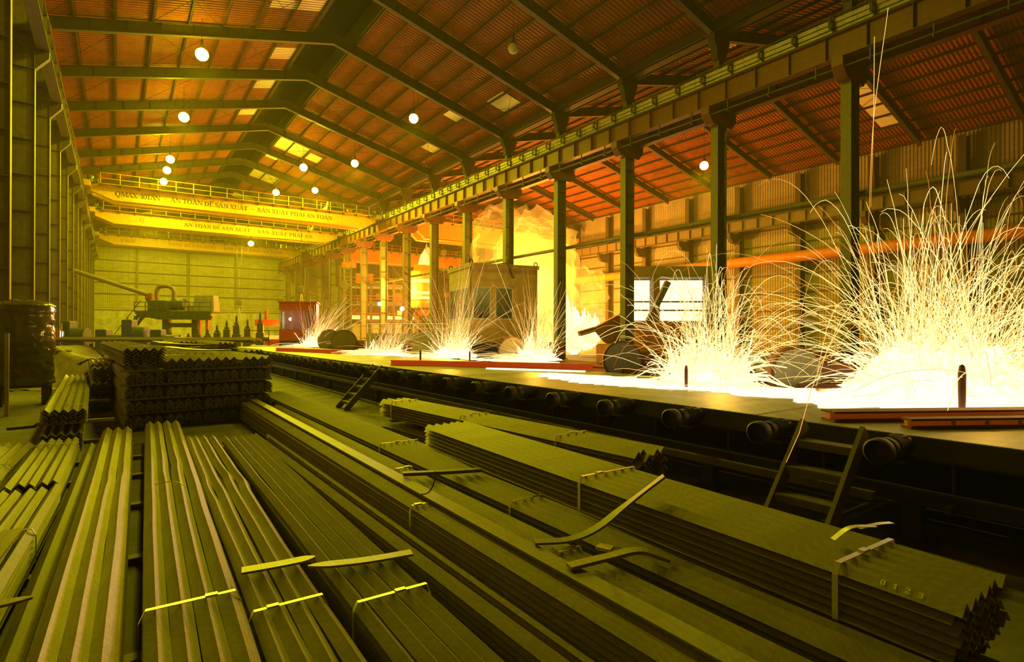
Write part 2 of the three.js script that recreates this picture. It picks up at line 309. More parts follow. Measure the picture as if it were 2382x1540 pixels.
{
  obj('walkway_plate', box(0.5, 0.02, LR, 0.55, 1.0, 0), M.column, run1);
  for (const y of [1.32, 1.54, 1.76]) obj('conductor_panel', box(0.02, 0.17, LR, 0.3, y, 0), M.pale, run1);
  obj('handrail', merge([box(0.06, 0.06, LR, 0.27, 1.93, 0), box(0.04, 0.03, LR, 0.27, 1.43, 0)]), M.dark, run1);
  for (let i = 0; i * 1.5 < LR; i++) {
    obj('post', box(0.06, 0.95, 0.08, 0.25, 1.46, -LR / 2 + i * 1.5 + 0.3), M.dark, run1);
    obj('insulator_bracket', merge([box(0.26, 0.05, 0.06, 0.1, 1.7, -LR / 2 + i * 1.5 + 0.3), box(0.26, 0.05, 0.06, 0.1, 1.4, -LR / 2 + i * 1.5 + 0.3), box(0.06, 0.4, 0.1, -0.03, 1.55, -LR / 2 + i * 1.5 + 0.3)]), M.dark, run1);
  }
  const bus = thing('bus_bar', 'thin dark bus pipe slung on hangers under the runway girder', 'pipe', [XR - 0.95, 12.3, DM], 0, undefined, 'structure');
  obj('pipe', rod(new THREE.Vector3(0, 0, -LR / 2), new THREE.Vector3(0, 0, LR / 2), 0.045, 8), M.dark, bus);
  for (let i = 0; i * 2 < LR; i++) obj('hanger', merge([box(0.05, 0.42, 0.05, 0, 0.2, -LR / 2 + i * 2 + 0.8), box(0.16, 0.12, 0.06, 0, -0.06, -LR / 2 + i * 2 + 0.8)]), M.dark, bus);
}
runway('crane_runway', 'crane runway girder on the side-bay face of the middle columns', XR + 0.85, 12.7, LR, DM);
runway('crane_runway', 'crane runway girder on brackets along the side wall', XL + 0.24, 12.72, LR, DM, M.column);
runway('crane_runway', 'stiffened crane runway girder along the side bay\'s far wall', XF - 1.75, 11.6, LR, DM, M.column);
structure(obj('trim_2', merge([box(0.5, 0.12, LR, XR, 16.56, DM), box(0.06, 0.5, LR, XR - 0.45, 16.75, DM), box(0.06, 0.5, LR, XR + 0.45, 16.75, DM)]), M.purlin), 'valley gutter between the two roofs above the middle columns', 'gutter');
structure(obj('gas_pipe', rod(P(XR + 0.55, 7.5, DNEAR + 1), P(XR + 0.55, 7.5, DEND - 1), 0.12, 12), M.column), 'slim pale pipe fixed along the middle columns at mid height', 'pipe');
structure(obj('gas_pipe', rod(P(XF - 1.0, 8.7, DNEAR + 1), P(XF - 1.0, 8.7, DEND - 1), 0.5, 16), M.craneOld), 'thick orange gas main along the side bay\'s far wall', 'pipe');

// ---------- overhead cranes ----------
const MARKS = { 'Ấ': 'A^´', 'À': 'A`', 'Ể': 'E^?', 'Ả': 'A?', 'Đ': 'D-' };   // letters with their tone marks
function lettering(lines, w, h, color) {              // painted letters on clear ground
  const c = document.createElement('canvas'); c.width = 2048; c.height = Math.round(2048 * h / w);
  const g = c.getContext('2d'); g.clearRect(0, 0, c.width, c.height); g.textBaseline = 'middle';
  for (const [text, x, y, size, style, spread] of lines) {
    const px0 = Math.round(size * c.height); g.font = `bold ${px0}px serif`; g.fillStyle = g.strokeStyle = style || color; g.lineWidth = px0 * 0.07;
    const base = (ch) => (MARKS[ch] ? MARKS[ch][0] : ch), chars = [...text], got = chars.reduce((q, ch) => q + g.measureText(base(ch)).width, 0);
    let px = x * c.width; const gap = (spread * c.width - got) / Math.max(1, chars.length - 1);
    for (const ch of chars) {
      const wd = g.measureText(base(ch)).width, mx = px + wd / 2, my = y * c.height - px0 * 0.42; g.fillText(base(ch), px, y * c.height);
      const line = (...p) => { g.beginPath(); g.moveTo(mx + p[0] * px0, my + p[1] * px0); for (let i = 2; i < p.length; i += 2) g.lineTo(mx + p[i] * px0, my + p[i + 1] * px0); g.stroke(); };
      for (const k of (MARKS[ch] ?? ' ').slice(1)) { if (k === '^') line(-0.16, 0, 0, -0.12, 0.16, 0); if (k === '´') line(0.2, -0.1, 0.3, -0.24); if (k === '`') line(-0.12, -0.16, 0.04, -0.02); if (k === '?') line(-0.04 + (ch === 'Ể' ? 0.24 : 0), -0.2, 0.06 + (ch === 'Ể' ? 0.24 : 0), -0.16, 0.0 + (ch === 'Ể' ? 0.24 : 0), -0.04); if (k === '-') line(-0.36, 0.42, -0.08, 0.42); }
      px += wd + gap;
    }
  }
  const t = new THREE.CanvasTexture(c); t.colorSpace = THREE.SRGBColorSpace; t.magFilter = THREE.LinearFilter;
  return new THREE.MeshStandardMaterial({ map: t, transparent: true, roughness: 0.6, side: THREE.DoubleSide });
}
function crane(label, x0, x1, y, d, turn, mat, text, opts = {}) {
  const t = thing('overhead_crane', label, 'crane', [(x0 + x1) / 2, y, d], turn, 'overhead travelling cranes');
  const W = x1 - x0, h = W / 2, G = opts.depth ?? 1.22;
  // near box girder with tapered ends, far girder behind it
  const prof = (dy) => [[-h + 0.6, dy + G], [-h + 0.6, dy + G - 0.62], [-h + 2.1, dy], [h - 2.1, dy], [h - 0.6, dy + G - 0.62], [h - 0.6, dy + G]];
  obj('main_girder', extrude(prof(0), 0.55, 0.015).translate(0, 0, 0.9), mat, t);
  obj('main_girder', extrude(prof(0), 0.55, 0.015).translate(0, 0, -0.9), mat, t);
  obj('lower_flange', box(W - 4.2, 0.05, 0.72, 0, -0.025, -0.9).translate(0, 0, 0), mat, t);
  obj('trolley_rail', merge([box(W - 1.6, 0.08, 0.07, 0, G + 0.04, -0.9), box(W - 1.6, 0.08, 0.07, 0, G + 0.04, 0.9)]), M.dark, t);
  for (const s of [-1, 1]) {
    obj('end_truck', rbox(0.55, 0.5, 3.6, 0.03, s * (h - 0.35), G - 0.1, 0), mat, t);
    for (const z of [-1.4, 1.4]) obj('wheel', cyl(0.22, 0.14, 16).rotateZ(Math.PI / 2).translate(s * (h - 0.05), G - 0.32, z), M.dark, t);
    obj('drive_motor', merge([cyl(0.26, 0.5, 14).translate(s * (h - 0.6), G + 0.3, 1.35), cyl(0.2, 0.5, 12).rotateZ(Math.PI / 2).translate(s * (h - 0.9), G + 0.2, 1.35)]), M.green, t);
  }
  const zr = 1.55;                                     // walkway on the near side
  obj('walkway', box(W - 2.4, 0.03, 0.6, 0, G - 0.02, -(1.18 + 0.3)), mat, t);
  const np = Math.floor((W - 2.6) / 1.35);
  for (let i = 0; i <= np; i++) obj('rail_post', box(0.06, 0.95, 0.06, -h + 1.3 + i * 1.35, G + 0.46, -zr), mat, t);
  for (let i = 0; i <= np; i++) obj('walkway_bracket', box(0.07, 0.16, 0.5, -h + 1.3 + i * 1.35, G - 0.1, -1.4), M.dark, t);
  for (const yy of [0.92, 0.45]) obj('handrail', box(np * 1.35, 0.045, 0.045, -h + 1.3 + np * 1.35 / 2, G + yy, -zr), mat, t);
  if (text) { const p = new THREE.PlaneGeometry(W - 5, G - 0.3); const m = new THREE.Mesh(p, text); m.name = 'lettering'; m.position.set(-0.4, G / 2, 0.9 + 0.275 + 0.012); m.receiveShadow = true; t.add(m); }
  // trolley with rope drum, motor, switch boxes
  const tx = opts.trolley ?? h - 3.4;
  const body = obj('trolley', merge([box(2.2, 0.14, 2.2, tx, G + 0.2, 0), box(0.16, 0.5, 2, tx - 0.9, G + 0.45, 0), box(0.16, 0.5, 2, tx + 0.9, G + 0.45, 0)]), M.green, t);
  obj('rope_drum', cyl(0.42, 1.5, 20).rotateZ(Math.PI / 2).translate(tx, G + 0.85, 0), M.grey, body);
  obj('hoist_motor', cyl(0.28, 0.8, 16).rotateZ(Math.PI / 2).translate(tx - 0.5, G + 0.6, 0.8), M.green, body);
  obj('trolley_rail_frame', merge([box(2.2, 0.05, 0.05, tx, G + 1.25, 1.1), box(0.05, 1, 0.05, tx - 1.1, G + 0.75, 1.1), box(0.05, 1, 0.05, tx + 1.1, G + 0.75, 1.1)]), mat, body);
  obj('switch_box', merge([box(0.8, 0.8, 0.5, h - 1.6, G + 0.45, 1.5), box(0.5, 1.0, 0.5, h - 2.6, G + 0.5, 1.5)]), M.cabin, t);
  if (opts.hook !== undefined) {
    const hk = opts.hook, len = opts.drop, b = obj('hook_block', merge([rbox(0.5, 0.6, 0.3, 0.1, hk, -len, 0), cyl(0.25, 0.34, 16).rotateX(Math.PI / 2).translate(hk, -len + 0.1, 0)]), M.dark, t);
    obj('wire_rope', merge([rod(new THREE.Vector3(hk - 0.35, G, 0), new THREE.Vector3(hk - 0.1, -len + 0.2, 0), 0.02, 6), rod(new THREE.Vector3(hk + 0.35, G, 0), new THREE.Vector3(hk + 0.1, -len + 0.2, 0), 0.02, 6)]), M.wire, t);
    obj('hook', new THREE.TorusGeometry(0.17, 0.05, 8, 16, Math.PI * 1.4).rotateZ(-0.9).translate(hk, -len - 0.62, 0), M.dark, b);
    if (opts.sling) obj('sling', merge([rod(new THREE.Vector3(hk, -len - 0.7, 0), new THREE.Vector3(hk - 0.25, -len - opts.sling, 0), 0.05, 6), rod(new THREE.Vector3(hk, -len - 0.7, 0), new THREE.Vector3(hk + 0.3, -len - opts.sling, 0.1), 0.05, 6)]), M.grey, t);
  }
  return t;
}
const CY = 13.72 + 0.14 - 0.9;
const INK = '#241a04';
const slogan = [['Q MAX=10TẤN', 0.007, 0.55, 0.62, INK, 0.16], ['–', 0.178, 0.55, 0.5, INK, 0.02], ['AN TOÀN ĐỂ SẢN XUẤT', 0.201, 0.55, 0.62, INK, 0.305], ['–', 0.52, 0.55, 0.5, INK, 0.02], ['SẢN XUẤT PHẢI AN TOÀN', 0.546, 0.55, 0.62, INK, 0.344]];
const slogan2 = [['Q', 0.107, 0.5, 0.6, '#8a6a14', 0.03], ['M', 0.144, 0.5, 0.5, '#c49a18', 0.02], ['AN TOÀN ĐỂ SẢN XUẤT', 0.302, 0.55, 0.62, INK, 0.323], ['-', 0.643, 0.55, 0.5, INK, 0.02], ['SẢN XUẤT PHẢI AN', 0.663, 0.55, 0.62, INK, 0.3]];
const slogan3 = [['Q MAX', 0.031, 0.55, 0.55, '#8a6410', 0.08], ['TOÀN ĐỂ SẢN XUẤT', 0.286, 0.55, 0.55, '#8a6410', 0.28], ['SẢN XUẤT PHẢI AN TOÀN', 0.606, 0.55, 0.55, '#6e4f0c', 0.383]];
crane('yellow overhead crane lettered Q MAX=10TẤN, nearest of the three', XL + 0.24, XR - 0.85, CY, 58.5, -2.5 * D, M.crane, lettering(slogan, 20.5, 0.92, INK), { trolley: 8.2 });
crane('orange-yellow overhead crane with worn lettering, middle of the three', XL + 0.24, XR - 0.85, CY, 71, -1.5 * D, M.crane, lettering(slogan2, 20.5, 0.92, INK), { trolley: 10.3, hook: 1.2, drop: 7.8, sling: 3.2 });
crane('yellow overhead crane with faded lettering, farthest of the three', XL + 0.24, XR - 0.85, CY, 88, -1 * D, M.crane, lettering(slogan3, 20.5, 0.92, INK), { trolley: 1 });
crane('big orange overhead crane spanning the smoky side bay', XR + 0.85, XF - 1.75, 11.95, 55, 0, M.craneOld, null, { depth: 1.9, hook: -7, drop: 1.2 });
crane('dim orange crane deep in the side bay behind the big one', XR + 0.85, XF - 1.75, 11.95, 78, 0, M.craneOld, null, { depth: 1.7 });
// slung hook over the roller table, hanging from the middle crane's bay
{
  const h = thing('crane_hook', 'hook block with chain sling hanging in front of the orange columns', 'hook', [15.1, 2.4, 57.4]);
  obj('wire_rope', rod(new THREE.Vector3(0, 3.9, 0), new THREE.Vector3(0, 10.62, 0), 0.025, 6), M.wire, h);
  obj('block', rbox(0.5, 0.7, 0.35, 0.1, 0, 3.6, 0), M.dark, h);
  obj('sling', merge([tube([new THREE.Vector3(0, 3.3, 0), new THREE.Vector3(-0.1, 1.6, 0), new THREE.Vector3(-0.5, 0, 0)], 0.06), tube([new THREE.Vector3(0.05, 3.3, 0), new THREE.Vector3(0.25, 1.7, 0), new THREE.Vector3(0.1, 0.3, 0)], 0.06)]), M.grey, h);
}

// ---------- lamps ----------
function highBay(x, y, d, lit, label, opts = {}) {
  const t = thing('high_bay_lamp', label, 'lamp', [x, y, d], 0, 'high bay lamps under the roof');
  obj('lamp_cap', lathe([[0.02, 0.8], [0.06, 0.78], [0.08, 0.5], [0.11, 0.4], [0.13, 0.29]], 16), M.dark, t);
  const top = opts.rod ?? Math.max(0.9, under(x) + 0.9 - y);
  obj('hanging_rod', rod(new THREE.Vector3(0, 0.75, 0), new THREE.Vector3(0, top, 0), 0.015, 6), M.dark, t);
  obj('bulb', new THREE.SphereGeometry(lit ? 0.32 : 0.28, 24, 16), lit ? (opts.strong ? M.bulbStrong : x === 3.7 ? M.bulb : M.bulbPlain) : M.pale, t);
  if (lit) {
    const l = new THREE.SpotLight(LAMP, LAMP_POWER * (opts.power ?? 1), 0, 1.52, 0.15, 2); l.name = 'lamp_light'; l.position.set(0, -0.45, 0); l.target.position.set(0, -5, 0); l.castShadow = true; l.shadow.radius = 12;
    t.add(l); t.add(l.target); l.target.name = 'lamp_target';
  }
  return t;
}
const LAMPS = [
  [3.7, 16.65, 15, 0.15], [3.7, 16.65, 24, 0.45], [3.7, 16.65, 33.7, 0.9], [3.7, 16.35, 43.4, 1.2], [3.7, 16.4, 54.9, 1.1], [3.7, 16.35, 58.6, 0.5], [3.7, 16.3, 63, 1.4], [3.7, 16.4, 76, 1.9], [3.7, 16.4, 92, 2],
  [10, 17.2, 13.5, 0.68], [17, 16.8, 11.6, 0], [17, 16.8, 23.6, 0], [17, 16.85, 35.6, 0.7], [17, 16.6, 47.4, 1.5], [17, 16.7, 59.3, 1.6], [17, 16.7, 71, 1.9], [17, 16.7, 92, 2],
  [13.5, 16.4, 50.6, 1.6], [13.5, 16.3, 61, 1.8]];
LAMPS.forEach(([x, y, d, p], i) => {
  const row = x < 5 ? 'row over the wall side' : x === 10 ? 'middle of the hall overhead' : x > 15 ? 'row over the runway side' : 'row near the ridge';
  const n = LAMPS.slice(0, i).filter((l) => l[0] === x).length;
  highBay(x, y, d, p > 0, `${p ? 'glowing' : 'unlit'} high bay lamp, ${ORD[n]} from the near end of the ${row}`, { power: p, strong: x === 13.5 });
});
highBay(36, 14.4, 25.3, 1, 'glowing hazy lamp hanging in the side bay above the far cladding', { power: 1.4, rod: 6.1 });
highBay(40.5, 14.6, 66, 1, 'glowing lamp deep in the side bay behind the orange crane', { power: 1.0 });
highBay(12.8, 12.1, 70.2, 1, 'glowing lamp slung under the middle yellow crane', { rod: 0.75 });

// work lights
function floodlight(label, x, y, d, turn, power, post) {
  const t = thing('work_light', label, 'lamp', [x, 0, d], turn, 'white work lights');
  obj('post', box(0.06, y, 0.06, 0, y / 2, 0), M.dark, t);
  obj('base', box(0.5, 0.04, 0.5, 0, 0.02, 0), M.dark, t);
  obj('housing', rbox(0.36, 0.3, 0.14, 0.03, 0, y + 0.1, -0.07), M.grey, t);
  obj('lamp_face', cyl(0.17, 0.03, 20).rotateX(Math.PI / 2).translate(0, y + 0.1, 0.17), M.bulbCold, t);
  const l = new THREE.SpotLight(COLD, power, 0, 1.2, 0.5, 2); l.name = 'work_light_beam'; l.position.set(0, y + 0.1, 0.24); l.target.position.set(0, y - 1.0, 4); l.castShadow = true; l.shadow.radius = 6; l.target.name = 'work_light_target';
  t.add(l); t.add(l.target);
}
floodlight('small white work light low beside the covered heap', -2.35, 1.55, 37, -20 * D, 4);
floodlight('white work light on a post before the dark mill housing', 20, 4.3, 49, -30 * D, 50);
floodlight('white work light over the bright railing by the glowing furnace', 20, 3.7, 44, -30 * D, 50);

// ---------- steel angle bars ----------
const angleCache = new Map();
function angleGeo(L, t, len, bends = null) {           // inverted V, ridge along the length (towards -z), ridge at y = 0
  const a = L / Math.SQRT2, q = t * Math.SQRT2, ring = [[-a, -a], [0, 0], [a, -a], [a - q, -a], [0, -q], [-a + q, -a]];
  const key = [L, t, len].join();
  if (!bends && angleCache.has(key)) return angleCache.get(key);
  const n = bends ? 24 : 1, pos = [], uv = [];
  const pt = (i, j) => { const s = i / n, [bx, by] = bends ? bends(s) : [0, 0], r = ring[j]; return [r[0] + bx, r[1] + by, -s * len]; };
  const quad = (i, j, j2) => {
    const A = pt(i, j), B = pt(i, j2), C = pt(i + 1, j2), E = pt(i + 1, j), u0 = i / n * len, u1 = (i + 1) / n * len, v0 = j * L, v1 = v0 + L;
    pos.push(...A, ...E, ...B, ...B, ...E, ...C); uv.push(u0, v0, u1, v0, u0, v1, u0, v1, u1, v0, u1, v1);
  };
  for (let i = 0; i < n; i++) for (let j = 0; j < 6; j++) quad(i, j, (j + 1) % 6);
  for (const i of [0, n]) for (const [x, y, z] of [[0, 1, 4], [0, 4, 5], [1, 2, 3], [1, 3, 4]]) { const tri = i ? [z, y, x] : [x, y, z]; for (const j of tri) { pos.push(...pt(i, j)); uv.push(ring[j][0], ring[j][1]); } }
  const g = new THREE.BufferGeometry(); g.setAttribute('position', new THREE.Float32BufferAttribute(pos, 3)); g.setAttribute('uv', new THREE.Float32BufferAttribute(uv, 2)); g.computeVertexNormals();
  if (!bends) angleCache.set(key, g);
  return g;
}
// A strapped bundle: x, d is the middle of its near end, y its underside, turn > 0 swings the far end towards -x.
function bundle(label, x, y, d, len, o = {}) {
  const { wide = 5, layers = 5, L = 0.1, t = 0.011, step = 0.042, turn = 0, straps = [], tilt = 0, ragged = 0.05, mat = -1, bent = 0, category = 'steel bundle', group = 'bundles of steel angle bars', spread = 1.0, grow = 0 } = o;
  const g = thing('angle_bar_bundle', label, category, [x, y, d], turn, group);
  g.rotation.order = 'YXZ'; g.rotation.x = tilt;
  const a = L / Math.SQRT2, pitch = 2 * a * spread, top = a + step * (layers - 1);
  for (let l = 0; l < layers; l++) for (let i = 0; i < wide; i++) {
    const last = l === layers - 1;
    const bx = (i - (wide - 1) / 2) * pitch + rr(-0.006, 0.006), e = rr(-ragged, ragged), s1 = rr(0, 9), amp = bent * rr(0.5, 1);
    const geo = (last && bent) ? angleGeo(L, t, len, (s) => [amp * (fbm(s * 3 + s1, s1) + 0.8 * Math.exp(-(((s - 0.62 - 0.05 * Math.sin(s1)) / 0.035) ** 2)) * Math.sin(s1 * 5)) + grow * s * (i - (wide - 1) / 2), 0.25 * amp * fbm(s * 4 + s1, 3)]) : angleGeo(L, t, len);
    const m = new THREE.Mesh(geo, M.bar[mat >= 0 ? mat : Math.floor(rnd() * 3)]); m.name = 'angle_bar'; m.castShadow = m.receiveShadow = true;
    m.position.set(bx, a + l * step + rr(-0.002, 0.002), e); m.rotation.y = rr(-1, 1) * 0.0015;
    g.add(m);
  }
  const w = wide * pitch + 0.02;
  for (const s of straps) {
    const z = -s * len, b = 0.014;
    obj('strap', merge([box(w - a * 0.9, 0.004, b * 2, 0, top + 0.006, -z), bar(new THREE.Vector3(-w / 2 + a * 0.45, top + 0.006, z), new THREE.Vector3(-w / 2 - 0.004, top - a, z), b * 2, 0.004, new THREE.Vector3(1, 0.4, 0)), bar(new THREE.Vector3(w / 2 - a * 0.45, top + 0.006, z), new THREE.Vector3(w / 2 + 0.004, top - a, z), b * 2, 0.004, new THREE.Vector3(-1, 0.4, 0)),
      box(0.004, Math.max(0.02, top - a), b * 2, -w / 2 - 0.004, (top - a) / 2, -z), box(0.004, Math.max(0.02, top - a), b * 2, w / 2 + 0.004, (top - a) / 2, -z)]), M.strap, g);
    obj('strap_seal', merge([box(0.06, 0.012, 0.032, rr(-0.1, 0.1), top + 0.01, -z)]), M.strap, g);
  }
  return g;
}
// timber bearers carry the bundles
function bearer(x, y, d, len, turn, w = 0.1, h = 0.09, label, mat = M.timber, group = 'timber bearers under the bundles') {
  const o = obj('timber_bearer', new RoundedBoxGeometry(len, h, w, 1, 0.008), mat); o.position.set(x, y + h / 2, -d); o.rotation.y = turn;
  return tag(o, label, 'timber', group);
}
const tn = (deg) => deg * D;
// main stack: five tiers of four bundles, near ends towards the camera
const SX = 1.38, SD = 12.1, ST = tn(2.5), TIER = 0.262;
const pitchS = 0.636;
for (let r = 0; r < 5; r++) {
  for (let c = 0; c < 4; c++) {
    if (r === 4 && c === 0) continue;
    const off = (c - 1.5) * pitchS, x = SX + off * Math.cos(ST), d = SD + off * Math.sin(ST) * 1 + rr(-0.08, 0.08) + 0.0;
    bundle(`black-ended angle bundle in the tall stack, ${['lowest', 'second', 'middle', 'fourth', 'top'][r]} tier, ${ORD[c]} column from the wall side`, x + rr(-0.01, 0.01), 0.05 + r * TIER, d, 11, { wide: 4, layers: 5, L: 0.105, step: 0.033, turn: ST, straps: r === 4 ? [0.12, 0.5, 0.85] : [], group: 'angle bundles in the tall stack', ragged: 0.03 });
  }
  for (let i = 0; i < 3; i++) { const dd = 0.3 + i * 4.8; bearer(SX - Math.sin(ST) * dd, 0.0 + r * TIER, SD + dd, 2.62, ST, 0.1, 0.045, `thin ${['near', 'middle', 'far'][i]} timber under the ${['lowest', 'second', 'middle', 'fourth', 'top'][r]} tier of the tall stack`); }
}
// bundles lying on the main stack
bundle('tall-toothed bundle capping the wall-side corner of the stack', 0.42, 0.05 + 4 * TIER + 0.1, 11.75, 9, { wide: 5, layers: 6, L: 0.092, step: 0.05, turn: tn(3), straps: [0.1], group: 'bundles lying on the stacks' });
bundle('long curved-edge bundle lying across the far top of the stack', 4.1, 0.05 + 5 * TIER + 0.05, 21.5, 9, { wide: 5, layers: 3, turn: tn(48), straps: [0.3], group: 'bundles lying on the stacks' });
bundle('second bundle lying across the far top of the stack, farther back', 4.3, 0.05 + 5 * TIER + 0.05, 24.5, 9, { wide: 5, layers: 3, turn: tn(56), straps: [0.3], group: 'bundles lying on the stacks' });
[[2.87, 0.92, 15.3, 'lower rusty-ended bundle of the pair at the far corner of the tall stack'], [2.87, 1.18, 15.3, 'upper rusty-ended bundle of the pair at the far corner of the tall stack'], [2.4, 1.36, 16.2, 'small rusty-ended bundle beside the far pair'], [1.7, 1.36, 18.2, 'small rusty-ended bundle farther back on the stack']].forEach(([x, y, d, l]) => bundle(l, x, y, d, 4, { wide: 4, layers: 4, L: 0.085, step: 0.035, turn: tn(2.5), group: 'bundles lying on the stacks' }));
bearer(2.9, 0.0, 15.5, 0.5, 0, 0.4, 0.9, 'squared timber block carrying the rusty-ended pair', M.timber, 'timber blocks');
bearer(2.75, 0.0, 18.6, 0.5, 0, 0.4, 0.9, 'far squared timber block carrying the rusty-ended pair', M.timber, 'timber blocks');
// wall-side stack of two bundles
for (let r = 0; r < 2; r++) {
  bundle(`${['lower', 'upper'][r]} bundle of the low stack beside the shrink-wrapped machine`, -0.66 + r * 0.02, 0.06 + r * 0.33, 10.55 + r * 0.25, 8.6, { wide: 5, layers: 5, L: 0.075 + 0.006 * r, step: 0.042, turn: tn(1.5), straps: r ? [0.06, 0.32, 0.7] : [], group: 'bundles of the low wall-side stack' });
  for (const [i, dd] of [[0, 0.5], [1, 3.6], [2, 6.8]]) bearer(-0.5 - dd * 0.026, 0.0 + r * 0.33, 10.7 + dd, 1.0, 0, 0.09, 0.05, `${['near', 'middle', 'far'][i]} pale timber under the ${['lower', 'upper'][r]} bundle of the low stack`);
}
[[-0.27, 0.1, 15.3], [-0.27, 0.42, 15.5], [-0.27, 0.74, 15.9]].forEach(([x, y, d], i) => { bundle(`${['lowest', 'middle', 'topmost'][i]} dark bundle of the pile under the pale net`, x, y, d, 5.5, { wide: 3, layers: 5, L: 0.085, step: 0.042, turn: tn(2.5), group: 'bundles under the pale net' }); bearer(x, y - 0.1 + (i ? 0.02 : 0), d + 0.5, 0.34, 0, 0.1, 0.07, `${['lowest', 'middle', 'topmost'][i]} pale timber of the pile under the net`); });
// foreground bundles on the floor, from the wall outwards
bundle('foreground bundle nearest the wall, near half', -0.82, 0.08, 3.0, 3.85, { wide: 5, layers: 6, L: 0.064, step: 0.042, turn: tn(-2.5), straps: [0.62], bent: 0.012, mat: 1, group: 'foreground angle bundles' });
bundle('foreground bundle lapped behind the one nearest the wall', -0.66, 0.1, 6.95, 2.7, { wide: 5, layers: 6, L: 0.06, step: 0.042, turn: tn(-1), straps: [0.8], mat: 1, group: 'foreground angle bundles' });
bundle('low foreground bundle beyond the one nearest the wall', -1.45, 0.05, 4.6, 5.6, { wide: 6, layers: 5, L: 0.08, step: 0.04, turn: tn(-2), straps: [0.7], mat: 1, group: 'foreground angle bundles' });
bundle('foreground bundle of large angles with bright worn stripe', -0.2, 0.06, 1.6, 8.8, { wide: 3, layers: 5, L: 0.085, step: 0.055, turn: tn(-1.5), bent: 0.02, mat: 2, straps: [], group: 'foreground angle bundles' });
bundle('foreground bundle with a bright wire tie straight ahead', 0.265, 0.06, 1.5, 9.2, { wide: 4, layers: 6, L: 0.08, step: 0.045, turn: tn(-2.2), straps: [0.21], bent: 0.03, mat: 0, group: 'foreground angle bundles' });
bundle('foreground bundle with kinked ridges beside the wire-tied one', 0.71, 0.05, 1.3, 7.8, { wide: 4, layers: 6, L: 0.067, step: 0.042, turn: tn(-2.05), straps: [0.24], bent: 0.03, mat: 0, group: 'foreground angle bundles' });
bundle('foreground bundle right of the first dark gap', 1.235, 0.055, 1.0, 7.8, { wide: 5, layers: 6, L: 0.061, step: 0.042, turn: tn(-1.6), straps: [0.25], bent: 0.012, mat: 1, group: 'foreground angle bundles' });
bundle('single narrow row of angles between two dark gaps', 1.72, 0.05, 0.8, 8.2, { wide: 1, layers: 5, L: 0.075, step: 0.042, turn: tn(0), mat: 0, group: 'foreground angle bundles' });
bundle('thin bright-edged row of angles beside the narrow one', 1.835, 0.055, 0.8, 8.2, { wide: 1, layers: 5, L: 0.03, step: 0.042, turn: tn(-0.4), mat: 2, group: 'foreground angle bundles' });
bundle('broad bundle of fine ridges along the second dark gap', 1.98, 0.08, 0.6, 11.5, { wide: 3, layers: 8, L: 0.042, step: 0.042, turn: tn(-0.6), straps: [0.3], mat: 0, group: 'foreground angle bundles' });
{
  const f = obj('flat_bar', new RoundedBoxGeometry(0.13, 0.02, 11.2, 1, 0.006), M.bar[1]); f.position.set(2.17, 0.435, -6.4); f.rotation.y = tn(-0.8); tag(f, 'long smooth flat bar lying between the ridged bundles', 'steel bar');
  const f2 = obj('flat_bar', new RoundedBoxGeometry(0.1, 0.36, 11.2, 1, 0.006), M.bar[1]); f2.position.set(2.17, 0.24, -6.4); f2.rotation.y = tn(-0.8); tag(f2, 'upright steel section under the long flat bar', 'steel bar');
}
bundle('bundle of fine ridges beyond the long flat bar', 2.31, 0.1, 0.5, 10.6, { wide: 3, layers: 8, L: 0.042, step: 0.042, turn: tn(-0.7), straps: [0.2, 0.44], mat: 0, group: 'foreground angle bundles' });
bundle('bundle of fine ridges outermost before the tall pair', 2.79, 0.1, 0.3, 13.2, { wide: 6, layers: 8, L: 0.058, step: 0.042, turn: tn(-0.7), straps: [0.25, 0.46], mat: 1, group: 'foreground angle bundles' });
bundle('low single row of angles between the wall-side bundle and the bright-striped one', -0.43, 0.055, 2.6, 7.0, { wide: 1, layers: 4, L: 0.085, step: 0.05, turn: tn(-1.45), mat: 1, group: 'foreground angle bundles' });
// big bundle with chalk numbers and the one behind it
bundle('lower bundle under the chalk-numbered one', 3.3, 0.06, 0.9, 5.0, { wide: 6, layers: 7, L: 0.062, step: 0.042, turn: tn(-3), mat: 1, group: 'tall pair of bundles' });
const chalked = bundle('big bundle with chalk numbers and a broad steel strap', 3.06, 0.44, 0.75, 5.2, { wide: 6, layers: 6, L: 0.068, step: 0.042, turn: tn(-2.5), straps: [0.09, 0.45], mat: 0, group: 'tall pair of bundles', ragged: 0.02 });
{
  const chalk = lettering([['0123', 0.05, 0.5, 0.7, '#e6e2c0', 0.85]], 0.34, 0.1, '#e6e2c0');
  const a = 0.068 / Math.SQRT2, p = new THREE.Mesh(new THREE.PlaneGeometry(0.2, 0.05), chalk); p.name = 'chalk_number';
  p.rotation.order = 'YXZ'; p.position.set(-2.5 * 2 * a - a / 2 - 0.003, a + 5 * 0.042 - a / 2 + 0.005, -0.2); p.rotation.set(-Math.PI / 2, 0, 0);
  const q = new THREE.Quaternion().setFromRotationMatrix(new THREE.Matrix4().makeBasis(new THREE.Vector3(0, 0, 1), new THREE.Vector3(0.707, 0.707, 0), new THREE.Vector3(-0.707, 0.707, 0))); p.quaternion.copy(q);
  chalked.add(p);
}
bundle('lower bundle of the pair behind the chalk-numbered one', 4.12, 0.06, 3.55, 5.1, { wide: 4, layers: 6, L: 0.085, step: 0.042, turn: tn(4), mat: 1, group: 'tall pair of bundles' });
bundle('upper bundle of the pair behind the chalk-numbered one', 4.15, 0.42, 3.5, 5.2, { wide: 4, layers: 6, L: 0.085, step: 0.042, turn: tn(4), straps: [0.2, 0.55, 0.92], mat: 2, group: 'tall pair of bundles' });
